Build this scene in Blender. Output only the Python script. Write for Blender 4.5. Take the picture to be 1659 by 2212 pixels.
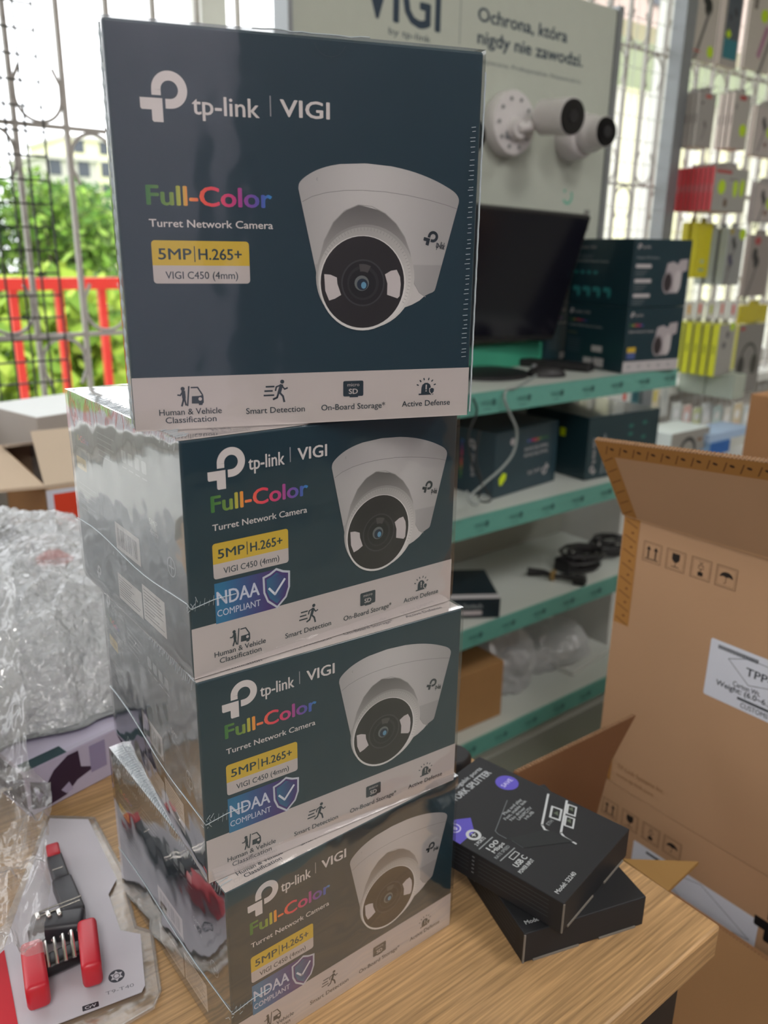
import bpy, bmesh, math, random
from mathutils import Vector, Matrix, noise
from mathutils.geometry import tessellate_polygon
R=math.radians
random.seed(7)
for o in list(bpy.data.objects): bpy.data.objects.remove(o)
S=bpy.context.scene; COL=S.collection
# ---------------------------------------------------------------- camera
CR=Vector((0.7855,-0.6187,0.0156)); CU=Vector((0.1773,0.249,0.9521)); CF=Vector((0.593,0.7451,-0.3053))
CP=Vector((-0.1417,-0.298,0.4123)); FPX=1756.0
CR=(CR-CF*CR.dot(CF)/CF.dot(CF)).normalized(); CF.normalize(); CU=CR.cross(CF)
cam=bpy.data.cameras.new('camera'); co=bpy.data.objects.new('camera',cam); COL.objects.link(co)
m=Matrix((CR,CU,-CF)).transposed().to_4x4(); m.translation=CP; co.matrix_world=m
cam.sensor_fit='VERTICAL'; cam.sensor_height=36; cam.lens=FPX/2212*36; cam.clip_start=.01; cam.clip_end=300
cam.dof.use_dof=True; cam.dof.focus_distance=.40; cam.dof.aperture_fstop=10.0
S.camera=co
def ray(px,py): return (CF+CR*((px-829.5)/FPX)-CU*((py-1106)/FPX))
def at(px,py,x=None,y=None,z=None):
    d=ray(px,py)
    t=(x-CP.x)/d.x if x is not None else (y-CP.y)/d.y if y is not None else (z-CP.z)/d.z
    return CP+d*t
# ---------------------------------------------------------------- sky and exposure
W=bpy.data.worlds.new('overcast_sky'); S.world=W; W.use_nodes=True
nt=W.node_tree; bg=nt.nodes['Background']
tc=nt.nodes.new('ShaderNodeTexCoord'); nz=nt.nodes.new('ShaderNodeTexNoise'); nz.inputs['Scale'].default_value=2.0
cr=nt.nodes.new('ShaderNodeValToRGB'); cr.color_ramp.elements[0].color=(.86,.9,.95,1); cr.color_ramp.elements[1].color=(1,1,1,1)
nt.links.new(tc.outputs['Generated'],nz.inputs['Vector']); nt.links.new(nz.outputs['Fac'],cr.inputs['Fac']); nt.links.new(cr.outputs['Color'],bg.inputs['Color'])
bg.inputs['Strength'].default_value=3.6
S.view_settings.view_transform='Standard'; S.view_settings.look='None'; S.view_settings.gamma=1; S.view_settings.use_curve_mapping=False
S.view_settings.exposure=0.0
CEIL=((-.9,-2.6),(-.9,-1.3),(1.3,-2.6),(1.3,-1.0),(3.2,-1.6),(-2.9,-2.0))
CEIL_W=18.0
# ---------------------------------------------------------------- helpers
def lin(c):
    if isinstance(c,str): c=tuple(int(c[i:i+2],16)/255 for i in (0,2,4))
    return tuple((v/12.92 if v<=.04045 else ((v+.055)/1.055)**2.4) for v in c)
def tag(o,label=None,cat=None,group=None,kind=None):
    for k,v in (('label',label),('category',cat),('group',group),('kind',kind)):
        if v: o[k]=v
    return o
def mat(name,col=None,rough=.5,metal=0,var=.08,scale=40,bump=0,bscale=None,spec=.5,coat=0,emit=0,trans=0,stretch=None,attr=False):
    M=bpy.data.materials.new(name); M.use_nodes=True; n=M.node_tree; b=n.nodes['Principled BSDF']
    tc=n.nodes.new('ShaderNodeTexCoord'); mp=n.nodes.new('ShaderNodeMapping'); n.links.new(tc.outputs['Object'],mp.inputs['Vector'])
    if stretch: mp.inputs['Scale'].default_value=stretch
    nz=n.nodes.new('ShaderNodeTexNoise'); nz.inputs['Scale'].default_value=scale; nz.inputs['Detail'].default_value=4
    n.links.new(mp.outputs['Vector'],nz.inputs['Vector'])
    mr=n.nodes.new('ShaderNodeMapRange'); mr.inputs['To Min'].default_value=1-var; mr.inputs['To Max'].default_value=1+var
    n.links.new(nz.outputs['Fac'],mr.inputs['Value'])
    vm=n.nodes.new('ShaderNodeVectorMath'); vm.operation='SCALE'; n.links.new(mr.outputs['Result'],vm.inputs['Scale'])
    if attr:
        at_=n.nodes.new('ShaderNodeAttribute'); at_.attribute_name='Col'; n.links.new(at_.outputs['Color'],vm.inputs[0])
    else: vm.inputs[0].default_value=lin(col)
    n.links.new(vm.outputs['Vector'],b.inputs['Base Color'])
    b.inputs['Roughness'].default_value=rough; b.inputs['Metallic'].default_value=metal
    b.inputs['Specular IOR Level'].default_value=spec; b.inputs['Coat Weight'].default_value=coat; b.inputs['Coat Roughness'].default_value=.06
    b.inputs['Transmission Weight'].default_value=trans
    if emit:
        b.inputs['Emission Color'].default_value=(*lin(col),1); b.inputs['Emission Strength'].default_value=emit
    if bump:
        n2=n.nodes.new('ShaderNodeTexNoise'); n2.inputs['Scale'].default_value=bscale or scale; n2.inputs['Detail'].default_value=3
        n.links.new(mp.outputs['Vector'],n2.inputs['Vector'])
        bp=n.nodes.new('ShaderNodeBump'); bp.inputs['Strength'].default_value=bump; bp.inputs['Distance'].default_value=.01
        n.links.new(n2.outputs['Fac'],bp.inputs['Height']); n.links.new(bp.outputs['Normal'],b.inputs['Normal'])
    return M
def film(name,tint=(1,1,1),gloss=.06,rough=.1,bump=.4,bscale=30,haze=0.0,stretch=None,fres=1.45,vor=False,expo=4.0):
    """clear plastic: transparent mixed with a sharp reflection by Fresnel, wrinkled by bump"""
    M=bpy.data.materials.new(name); M.use_nodes=True; n=M.node_tree; n.nodes.remove(n.nodes['Principled BSDF']); out=n.nodes['Material Output']
    tr=n.nodes.new('ShaderNodeBsdfTransparent'); tr.inputs['Color'].default_value=(*tint,1)
    gl=n.nodes.new('ShaderNodeBsdfGlossy'); gl.inputs['Roughness'].default_value=rough
    # reflectance rises towards grazing angles, the same from both sides of the film
    def mth(op,a,b=None):
        q=n.nodes.new('ShaderNodeMath'); q.operation=op
        for i,x in enumerate((a,b)):
            if x is None: continue
            if isinstance(x,(int,float)): q.inputs[i].default_value=x
            else: n.links.new(x,q.inputs[i])
        return q.outputs[0]
    ge=n.nodes.new('ShaderNodeNewGeometry'); dt=n.nodes.new('ShaderNodeVectorMath'); dt.operation='DOT_PRODUCT'; n.links.new(ge.outputs['Incoming'],dt.inputs[1])
    cosv=mth('ABSOLUTE',dt.outputs['Value']); inv=mth('SUBTRACT',1.0,cosv); pw=mth('POWER',inv,expo); F0=((fres-1)/(fres+1))**2+gloss
    ad=mth('MINIMUM',mth('ADD',mth('MULTIPLY',pw,1-F0),F0),1.0)
    mx=n.nodes.new('ShaderNodeMixShader'); n.links.new(ad,mx.inputs[0])
    n.links.new(tr.outputs[0],mx.inputs[1]); n.links.new(gl.outputs[0],mx.inputs[2])
    tc=n.nodes.new('ShaderNodeTexCoord'); mp=n.nodes.new('ShaderNodeMapping'); n.links.new(tc.outputs['Object'],mp.inputs['Vector'])
    if stretch: mp.inputs['Scale'].default_value=stretch
    nz=n.nodes.new('ShaderNodeTexVoronoi' if vor else 'ShaderNodeTexNoise'); nz.inputs['Scale'].default_value=bscale
    n.links.new(mp.outputs['Vector'],nz.inputs['Vector'])
    bp=n.nodes.new('ShaderNodeBump'); bp.inputs['Strength'].default_value=bump; bp.inputs['Distance'].default_value=.01
    n.links.new(nz.outputs[0],bp.inputs['Height'])
    n.links.new(bp.outputs[0],gl.inputs['Normal']); n.links.new(bp.outputs[0],dt.inputs[0])
    last=mx
    if haze:
        df=n.nodes.new('ShaderNodeBsdfDiffuse'); df.inputs['Color'].default_value=(.85,.87,.9,1); n.links.new(bp.outputs[0],df.inputs['Normal'])
        tl=n.nodes.new('ShaderNodeBsdfTranslucent'); tl.inputs['Color'].default_value=(.85,.87,.9,1)
        m0=n.nodes.new('ShaderNodeMixShader'); m0.inputs[0].default_value=.4; n.links.new(df.outputs[0],m0.inputs[1]); n.links.new(tl.outputs[0],m0.inputs[2])
        m2=n.nodes.new('ShaderNodeMixShader'); m2.inputs[0].default_value=haze
        n.links.new(mx.outputs[0],m2.inputs[1]); n.links.new(m0.outputs[0],m2.inputs[2]); last=m2
    n.links.new(last.outputs[0],out.inputs['Surface'])
    return M
class MB:
    def __init__(s): s.v=[];s.f=[];s.c=[];s.m=[]
    def add(s,vs,fs,col=(.8,.8,.8),mi=0,T=None):
        b=len(s.v); s.v+=[tuple(T@Vector(p)) if T is not None else tuple(p) for p in vs]
        cc=None if callable(col) else (*lin(col),1)
        for f in fs:
            s.f.append([b+i for i in f]); s.m.append(mi)
            s.c.append([(*lin(col(vs[i])),1) for i in f] if cc is None else [cc]*len(f))
        return s
    def box(s,a,b,col=(.8,.8,.8),mi=0,T=None,r=0,seg=2):
        if r:
            bm=bmesh.new(); bmesh.ops.create_cube(bm,size=1)
            for v in bm.verts: v.co=Vector([(a[i]+b[i])/2+v.co[i]*(b[i]-a[i]) for i in range(3)])
            bmesh.ops.bevel(bm,geom=bm.edges[:],offset=r,segments=seg,affect='EDGES',profile=.5)
            s.bm(bm,col,mi,T); return s
        x0,y0,z0=a;x1,y1,z1=b
        return s.add([(x0,y0,z0),(x1,y0,z0),(x1,y1,z0),(x0,y1,z0),(x0,y0,z1),(x1,y0,z1),(x1,y1,z1),(x0,y1,z1)],
            [(0,3,2,1),(4,5,6,7),(0,1,5,4),(1,2,6,5),(2,3,7,6),(3,0,4,7)],col,mi,T)
    def bm(s,bm,col,mi=0,T=None):
        bm.verts.index_update(); s.add([v.co[:] for v in bm.verts],[[v.index for v in f.verts] for f in bm.faces],col,mi,T); bm.free()
    def cyl(s,p0,p1,r0,r1=None,n=24,col=(.8,.8,.8),mi=0,T=None,caps=True):
        r1=r0 if r1 is None else r1; p0=Vector(p0);p1=Vector(p1); d=(p1-p0).normalized(); a=d.orthogonal().normalized(); b=d.cross(a)
        vs=[p+a*(r*math.cos(2*math.pi*i/n))+b*(r*math.sin(2*math.pi*i/n)) for p,r in ((p0,r0),(p1,r1)) for i in range(n)]
        fs=[(i,(i+1)%n,n+(i+1)%n,n+i) for i in range(n)]
        if caps: fs+= [tuple(range(n))[::-1],tuple(range(n,2*n))]
        return s.add([v[:] for v in vs],fs,col,mi,T)
    def lathe(s,prof,n=32,col=(.8,.8,.8),mi=0,T=None):
        vs=[];fs=[]
        for r,z in prof: vs+=[(r*math.cos(2*math.pi*i/n),r*math.sin(2*math.pi*i/n),z) for i in range(n)]
        for k in range(len(prof)-1): fs+=[(k*n+i,k*n+(i+1)%n,(k+1)*n+(i+1)%n,(k+1)*n+i) for i in range(n)]
        return s.add(vs,fs,col,mi,T)
    def tube(s,pts,r,n=8,col=(.8,.8,.8),mi=0,T=None,closed=False):
        pts=[Vector(p) for p in pts]; vs=[];L=len(pts); nv=None
        for i,p in enumerate(pts):
            d=(pts[min(i+1,L-1)]-pts[max(i-1,0)]).normalized()
            if nv is None: nv=d.orthogonal().normalized()
            nv=(nv-d*nv.dot(d)).normalized(); b=d.cross(nv); rr=r[i] if isinstance(r,(list,tuple)) else r
            vs+=[(p+nv*(rr*math.cos(2*math.pi*k/n))+b*(rr*math.sin(2*math.pi*k/n)))[:] for k in range(n)]
        fs=[(i*n+k,i*n+(k+1)%n,(i+1)*n+(k+1)%n,(i+1)*n+k) for i in range(L-1) for k in range(n)]
        fs+=[tuple(range(n))[::-1],tuple((L-1)*n+k for k in range(n))]
        return s.add(vs,fs,col,mi,T)
    def slab(s,pts,off,col=(.8,.8,.8),mi=0,T=None):
        """polygon (3d points) extruded by vector off"""
        n=len(pts); off=Vector(off); pts=[Vector(p) for p in pts]
        tri=tessellate_polygon([pts]); vs=[p[:] for p in pts]+[(p+off)[:] for p in pts]
        fs=[tuple(t) for t in tri]+[tuple(n+i for i in t[::-1]) for t in tri]+[(i,(i+1)%n,n+(i+1)%n,n+i) for i in range(n)]
        return s.add(vs,fs,col,mi,T)
    def build(s,name,mats,parent=None,smooth=False,loc=None,rot=None):
        me=bpy.data.meshes.new(name); me.from_pydata(s.v,[],s.f)
        ca=me.color_attributes.new('Col','FLOAT_COLOR','CORNER'); flat=[x for f in s.c for c in f for x in c]
        ca.data.foreach_set('color',flat)
        for mm in (mats if isinstance(mats,(list,tuple)) else [mats]): me.materials.append(mm)
        me.polygons.foreach_set('material_index',s.m)
        bm=bmesh.new(); bm.from_mesh(me); 
        if not getattr(s,'nofix',False): bmesh.ops.recalc_face_normals(bm,faces=bm.faces)
        bm.to_mesh(me); bm.free()
        if smooth:
            me.polygons.foreach_set('use_smooth',[True]*len(me.polygons))
            try: me.set_sharp_from_angle(angle=R(40))
            except Exception: pass
        o=bpy.data.objects.new(name,me); COL.objects.link(o)
        if parent: o.parent=parent
        if loc is not None: o.location=loc
        if rot is not None: o.rotation_euler=rot
        return o
def thing(name,label,cat,loc=(0,0,0),rot=(0,0,0),group=None):
    o=bpy.data.objects.new(name,None); COL.objects.link(o); o.location=loc; o.rotation_euler=rot; o.empty_display_size=.02
    return tag(o,label,cat,group)
# ---------------- printed art: flat coloured shapes laid on a face, coordinates in millimetres
_gc={}
def glyph(txt,bold):
    k=(txt,bold)
    if k in _gc: return _gc[k]
    cu=bpy.data.curves.new('t','FONT'); cu.body=txt; cu.size=1; cu.resolution_u=3; cu.offset=bold; cu.fill_mode='FRONT'
    ob=bpy.data.objects.new('t',cu); COL.objects.link(ob); dg=bpy.context.evaluated_depsgraph_get(); me=bpy.data.meshes.new_from_object(ob.evaluated_get(dg))
    vs=[(v.co.x,v.co.y) for v in me.vertices]; fs=[tuple(p.vertices) for p in me.polygons]
    bpy.data.objects.remove(ob); bpy.data.meshes.remove(me); _gc[k]=(vs,fs); return _gc[k]
class Art:
    def __init__(s,mb,O,U,V,mi=0,su=1,sv=1,step=.00004,T=None):
        s.mb=mb;s.O=Vector(O);s.U=Vector(U).normalized();s.V=Vector(V).normalized();s.N=s.U.cross(s.V);s.mi=mi;s.su=su*.001;s.sv=sv*.001;s.step=step;s.l=1;s.T=T
        s.ox=s.oy=0;s.k=1;s.rot=0
    def put(s,vs,fs,col):
        c,sn=math.cos(s.rot),math.sin(s.rot)
        P=[s.O+s.U*((s.ox+s.k*(x*c-y*sn))*s.su)+s.V*((s.oy+s.k*(x*sn+y*c))*s.sv)+s.N*(s.l*s.step) for x,y in vs]
        b=len(s.mb.v); s.mb.v+=[tuple(s.T@p) if s.T is not None else p[:] for p in P]
        for f in fs:
            s.mb.f.append([b+i for i in f]); s.mb.m.append(s.mi)
            s.mb.c.append([(*lin(col(*vs[i]) if callable(col) else col),1) for i in f])
        s.l+=.05
    def poly(s,pts,col):
        t=tessellate_polygon([[Vector((x,y,0)) for x,y in pts]]); s.put(pts,[tuple(i) for i in t],col)
    def rect(s,x0,y0,x1,y1,col,r=0):
        if r:
            p=[]
            for cx,cy,a in ((x1-r,y1-r,0),(x0+r,y1-r,90),(x0+r,y0+r,180),(x1-r,y0+r,270)):
                p+=[(cx+r*math.cos(R(a+k*22.5)),cy+r*math.sin(R(a+k*22.5))) for k in range(5)]
            s.poly(p,col)
        else: s.put([(x0,y0),(x1,y0),(x1,y1),(x0,y1)],[(0,1,2,3)],col)
    def frame(s,x0,y0,x1,y1,w,col): s.path([(x0,y0),(x1,y0),(x1,y1),(x0,y1),(x0,y0)],w,col)
    def ell(s,cx,cy,rx,ry,col,n=40): s.put([(cx,cy)]+[(cx+rx*math.cos(2*math.pi*i/n),cy+ry*math.sin(2*math.pi*i/n)) for i in range(n)],[(0,1+i,1+(i+1)%n) for i in range(n)],col)
    def arc(s,cx,cy,r0,r1,a0,a1,col,n=24):
        vs=[]
        for i in range(n+1):
            a=R(a0+(a1-a0)*i/n)
            for r in (r0,r1): vs.append((cx+r*math.cos(a),cy+r*math.sin(a)))
        s.put(vs,[(2*i,2*i+1,2*i+3,2*i+2) for i in range(n)],col)
    def path(s,pts,w,col):
        vs=[];fs=[]
        for (x0,y0),(x1,y1) in zip(pts,pts[1:]):
            d=math.hypot(x1-x0,y1-y0) or 1; ex,ey=(x1-x0)/d*w*.3,(y1-y0)/d*w*.3; nx,ny=-(y1-y0)/d*w/2,(x1-x0)/d*w/2; b=len(vs)
            vs+=[(x0-ex+nx,y0-ey+ny),(x0-ex-nx,y0-ey-ny),(x1+ex-nx,y1+ey-ny),(x1+ex+nx,y1+ey+ny)]; fs.append((b,b+1,b+2,b+3))
        s.put(vs,fs,col)
    def text(s,t,x0,x1,y,cap,col,bold=0.0,rot=0):
        vs,fs=glyph(t,0)
        if not vs: return
        a=min(v[0] for v in vs);b=max(v[0] for v in vs); kx=(x1-x0)/(b-a); ky=cap/.71; e=bold*cap*.9
        for dx,dy in (((0,0),) if not bold else ((-e,0),(e,0),(0,e*.6),(0,-e*.6))):
            s.put([(x0+dx+(v[0]-a)*kx,y+dy+v[1]*ky) for v in vs],fs,col)
# ---------------------------------------------------------------- materials
M_print=mat('printed_card',rough=.42,attr=True,var=.03,coat=.25)
M_matte=mat('matte_printed_card',rough=.55,attr=True,var=.05,spec=.35)
M_flat=mat('printed_surface',rough=.6,attr=True,var=.04)
M_wrap=film('shrink_wrap',gloss=.012,rough=.07,bump=.16,bscale=22,fres=1.5,expo=1.85)
M_wrapseam=mat('wrap_seam_plastic','a9b4bb',rough=.25,spec=.6)
M_oak=mat('light_oak_laminate','ad8a60',rough=.45,var=.95,scale=20,stretch=(.8,27,27),bump=.05,bscale=30)
M_dark=mat('dark_steel','2b2a2b',rough=.5,metal=.3,var=.1)
M_card=mat('brown_cardboard','b08a63',rough=.85,var=.07,scale=9,bump=.05,bscale=160,spec=.2)
M_card2=mat('dark_brown_cardboard','8a6648',rough=.9,var=.08,scale=9,bump=.05,bscale=160,spec=.2)
M_edge=mat('corrugated_edge','8d6f55',rough=.95,var=.4,scale=300,spec=.1)
M_black=mat('matte_black_card','19191b',rough=.42,var=.15,scale=20)
M_white=mat('white_enamel','d9dad6',rough=.45,var=.03)
M_shelf=mat('pale_grey_shelf_enamel','c9cfca',rough=.3,var=.03,scale=6)
M_panel=mat('off_white_display_board','b9bdb4',rough=.6,var=.02,attr=False)
M_plas=mat('white_camera_plastic','d2cfd0',rough=.35,var=.03)
M_blkp=mat('glossy_black_plastic','0c0c0f',rough=.12,var=.1)
M_blkr=mat('black_rubber','1b1a1d',rough=.5,var=.2)
M_steel=mat('chromed_wire','b5b8bb',rough=.25,metal=.9,var=.05)
M_grille=mat('grey_painted_iron','b3aeaa',rough=.5,var=.15)
M_mesh=mat('black_wire_grid','2d2f2e',rough=.5,var=.2)
M_wire=mat('white_coated_wire','e4e6e6',rough=.4,var=.05)
M_alu=mat('grey_aluminium','8b8f92',rough=.4,metal=.4,var=.05)
M_wall=mat('wall_plaster','cfcac2',rough=.8,var=.04,scale=4)
M_ceil=mat('ceiling_tiles','cfcdc8',rough=.9,var=.05,scale=12)
M_floor=mat('grey_green_floor_tile','84867c',rough=.35,var=.08,scale=3)
M_glass=film('window_glass',gloss=0.0,rough=.0,bump=0.0,fres=1.25)
M_red=mat('red_painted_rail','d8332a',rough=.4,var=.08)
M_lamp=mat('lamp_diffuser','ffffff',emit=5)
TEAL='173642'; BAND='c6bdba'; WH='dcd5d3'
# ---------------------------------------------------------------- the room
def struct(mb,name,mats,**k): return tag(mb.build(name,mats,**k),kind='structure')
XL,XR,YB,YW,ZF,ZC=-3.6,5.2,-3.4,1.42,-.75,2.25
struct(MB().box((XL,YB,ZF-.1),(XR,YW+.2,ZF)),'floor',M_floor)
struct(MB().box((XL,YB,ZC),(XR,YW+.2,ZC+.1)),'ceiling',M_ceil)
struct(MB().box((XL-.1,YB,ZF),(XL,YW,ZC)),'wall_left',M_wall)
M_wallr=mat('dark_slatwall','4a4350',rough=.7,var=.15,scale=3)
struct(MB().box((XR,YB,ZF),(XR+.1,YW,ZC)),'wall_right',M_wall)
struct(MB().box((XL-.1,YB-.1,ZF),(XR+.1,YB,ZC)),'wall_rear',M_wallr)
wf=MB(); Z0=-.02; Z1=1.95
wf.box((XL,YW,ZF),(XR,YW+.2,Z0)); wf.box((XL,YW,Z1),(XR,YW+.2,ZC)); wf.box((XL,YW,Z0),(XL+.3,YW+.2,Z1)); wf.box((XR-.3,YW,Z0),(XR,YW+.2,Z1))
struct(wf,'wall_front',M_wall)
struct(MB().box((XL,YW-.12,Z0-.03),(XR,YW+.02,Z0)),'trim_1',M_white)
win=MB()
for x in (XL+.3,-1.2,.78,2.5,3.9,XR-.36): win.box((x,YW+.1,Z0),(x+.06,YW+.16,Z1))
win.box((XL+.3,YW+.1,Z0),(XR-.3,YW+.16,Z0+.05)); win.box((XL+.3,YW+.1,Z1-.05),(XR-.3,YW+.16,Z1))
w1=struct(win,'window_1',M_white)
gp=MB().box((XL+.3,YW+.125,Z0+.05),(XR-.3,YW+.131,Z1-.05)).build('window_pane',M_glass); gp.parent=w1
struct(MB().box((-3.0,YB,ZF),(-.72,YB+.03,1.95)),'reflector_panel',mat('lilac_reflector','ddd2ea',rough=.6,var=.05,scale=3))  # unseen panel behind the camera, added so the top carton's film reflects lilac
# ceiling lamps
for i,(x,y) in enumerate(CEIL):
    t=thing('ceiling_light',('ceiling lamp rearmost left','ceiling lamp nearest above the desk on the left','ceiling lamp rearmost right','ceiling lamp nearest above the cartons','ceiling lamp at far right','ceiling lamp at far left')[i]+' of the white ceiling panels','lamp',(x,y,ZC),group='ceiling lamps of the shop')
    MB().box((-.31,-.31,-.03),(.31,.31,-.001)).build('lamp_housing',M_white,t)
    MB().box((-.28,-.28,-.034),(.28,.28,-.0305)).build('diffuser',M_lamp,t)
    l=bpy.data.lights.new('ceiling_lamp_glow','AREA'); l.size=.56; l.energy=CEIL_W; l.color=(1,.95,.9)
    lo=bpy.data.objects.new('ceiling_lamp_glow',l); COL.objects.link(lo); lo.parent=t; lo.location=(0,0,-.05)
# ---------------------------------------------------------------- window grille
PX=.0925; BX=.422
def arcpts(cx,cz,r,a0,a1,y,n=14): return [(cx+r*math.cos(R(a0+(a1-a0)*i/n)),y,cz+r*math.sin(R(a0+(a1-a0)*i/n))) for i in range(n+1)]
def strip(mb,pts,w,t):
    for a,b in zip(pts,pts[1:]):
        a=Vector(a);b=Vector(b);d=(b-a).normalized();nn=d.cross(Vector((0,1,0)))*t/2;e=d*t*.3
        mb.slab([a-e+nn-Vector((0,w/2,0)),b+e+nn-Vector((0,w/2,0)),b+e+nn+Vector((0,w/2,0)),a-e+nn+Vector((0,w/2,0))],-nn*2)
def grille(k0,k1,label,rows):
    t=thing('window_grille',label,'window grille',(BX+k0*PX,1.385,0))
    for k in range(k0,k1+1):
        MB().box((-.0042,-.006,Z0),(.0042,.006,Z1)).build('bar',M_grille,t,loc=((k-k0)*PX,0,0))
    for z in (.244,.623,1.0,1.38,1.76): MB().box((0,-.004,z-.004),((k1-k0)*PX,.004,z+.004)).build('crossbar',M_grille,t)
    base={}
    for j,z in enumerate((.244,.623,1.0)):
        if j not in rows: continue
        for k in range(k0,k1):
            up=(k+j)%2==0; r=PX/2-.005
            if up not in base:
                pts=[(-r+.012,0,r+.056),(-r,0,r+.03)]+arcpts(0,r+.006,r,180,360,0)+[(r,0,r+.03),(r-.012,0,r+.056)]
                if not up: pts=[(x,y,-zz) for x,y,zz in pts]
                g=MB(); g.tube(pts,.0034,n=8); o=g.build('scrollwork',M_grille,t); base[up]=o
            else: o=base[up].copy(); COL.objects.link(o)
            o.location=((k-k0+.5)*PX,0,z)
    return t
grille(-14,4,'grey iron window grille with curled scrollwork at left, in front of the trees',(0,1))
grille(14,34,'grey iron window grille with curled scrollwork behind the hanging packs at right',(0,1,2))
def wiremesh(x0,x1,y,z0,z1,px,pz,m,label,r=.0013,double=0):
    mb=MB(); n=int((x1-x0)/px)
    for i in range(n+1):
        x=x1-i*px; mb.box((x-r,y-r,z0),(x+r,y+r,z1))
        if double and i%double==0: mb.box((x-r+.008,y-r,z0),(x+r+.008,y+r,z1))
    z=z1
    while z>z0: mb.box((x0,y-r-.002,z-r),(x1,y+r-.002,z+r)); z-=pz
    o=mb.build('wire_grid',m); tag(o,label,'wire grid'); return o
wiremesh(.05,.368,1.345,.02,1.7,.0323,.0405,M_mesh,'fine black wire grid standing against the window at far left',r=.0016)
wiremesh(1.72,3.4,1.33,-.4,1.5,.0465,.0633,M_wire,'white wire display grid carrying the hanging packs at right',r=.0009)
post=MB().box((2.21,1.28,ZF),(2.262,1.325,1.6)).build('upright_post',M_alu); tag(post,'grey metal upright of the display grid rising left of the hanging packs','post')
# ---------------------------------------------------------------- outdoors
GZ=-5.3
def ground(name,a,b,z,m,label,cat):
    o=MB().box((a[0],a[1],z-.1),(b[0],b[1],z)).build(name,m); return tag(o,label,cat)
M_grass=mat('grass','6f9440',rough=.9,var=.35,scale=2); M_asph=mat('asphalt','8c8a8c',rough=.9,var=.1,scale=3)
M_leaf=mat('foliage',rough=.7,attr=True,var=.2,scale=.6,spec=.2); M_bark=mat('bark','5e5648',rough=.9,var=.3,scale=8)
tag(ground('lawn',(-60,2),(90,120),GZ,M_grass,'',''),kind='structure'); bpy.data.objects['lawn'].pop('label',None)
ro=MB().box((-60,24,GZ),(90,33,GZ+.03)).build('road',M_asph); tag(ro,kind='structure')
# red railing
rl=thing('railing','red painted steel railing outside the window, seen through the grille','railing',(-2.5,3.1,0))
zt=at(126,600,y=3.1).z
MB().box((0,-.025,zt-.045),(6.0,.025,zt)).build('top_rail',M_red,rl)
xp=at(133,700,y=3.1).x+2.5; dxp=at(225,700,y=3.1).x+2.5-xp
for k in range(-16,14):
    MB().box((-.014,-.014,zt-1.1),(.014,.014,zt-.045)).build('post',M_red,rl,loc=(xp+k*dxp,0,0))
MB().box((0,-.02,zt-1.14),(6.0,.02,zt-1.1)).build('bottom_rail',M_red,rl)
bal=MB().box((-2.6,1.7,zt-1.32),(3.6,3.3,zt-1.14)).build('terrace',M_wall); tag(bal,kind='structure')
# trees
def tree(x,y,h,w,cols,label,n=2600,leaf=.16,z0=GZ,crown=.35,seed=0):
    rnd=random.Random(seed); t=thing('tree',label,'tree',(x,y,z0),group='trees beyond the window')
    mb=MB(); mb.nofix=True
    cl=[(rnd.uniform(-.32,.32)*w,rnd.uniform(-.3,.3)*w,h*(crown+(1-crown)*rnd.random()),rnd.uniform(.16,.3)*w) for _ in range(16)]+[(0,0,h*.9,w*.25)]
    for i in range(n):
        c=rnd.choice(cl); d=Vector((rnd.gauss(0,1),rnd.gauss(0,1),rnd.gauss(0,1))).normalized()*c[3]*rnd.uniform(.55,1)
        p=Vector(c[:3])+d; a=Vector((rnd.gauss(0,1),rnd.gauss(0,1),rnd.gauss(0,1))).normalized(); b=a.orthogonal().normalized(); q=leaf*rnd.uniform(.6,1.5)
        col=rnd.choice(cols); k=rnd.uniform(.5,.95); col=tuple(min(1,int(col[j:j+2],16)/255*k) for j in (0,2,4))
        mb.add([(p+a*q)[:],(p+b*q*.6)[:],(p-a*q)[:],(p-b*q*.6)[:]],[(0,1,2,3)],col)
    mb.build('crown',M_leaf,t)
    tk=MB(); tk.tube([(0,0,0),(.05*w,0,h*.3),(0,.03*w,h*.75)],[w*.035,w*.028,w*.01])
    for _ in range(5):
        c=rnd.choice(cl); tk.tube([(0,0,h*.35),(c[0]*.5,c[1]*.5,h*.5),c[:3]],[w*.02,w*.014,w*.005],n=6)
    tk.build('trunk',M_bark,t); return t
G1=('7fae3a','93bf4a','6a9a38','a8cc5a'); G2=('4f8238','5f9440','3f7030','6ea24a'); G3=('93ae3a','a0b848','84a434','6f9430')
L=[(-3,36,9.0,8,G2,'dark green tree leftmost beyond the railing'),(4.5,38,9.0,8,G1,'bright green tree behind the leftmost grille bars'),(9.0,48,9.2,8,G2,'dark green tree right of the brightest tree'),
(13.5,44,7.6,8,G1,'yellow green tree nearest the tall box stack'),(18,54,8.4,8,G2,'dark green tree standing behind the box stack'),(-10,44,9.5,8,G1,'bright green tree outside beyond the left picture edge'),(26,48,7.5,8,G1,'bright green tree far behind the display board')]
for i,(x,y,h,w,c,l) in enumerate(L): tree(x,y,h,w,c,l,n=3200,leaf=.24,seed=i)
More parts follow.
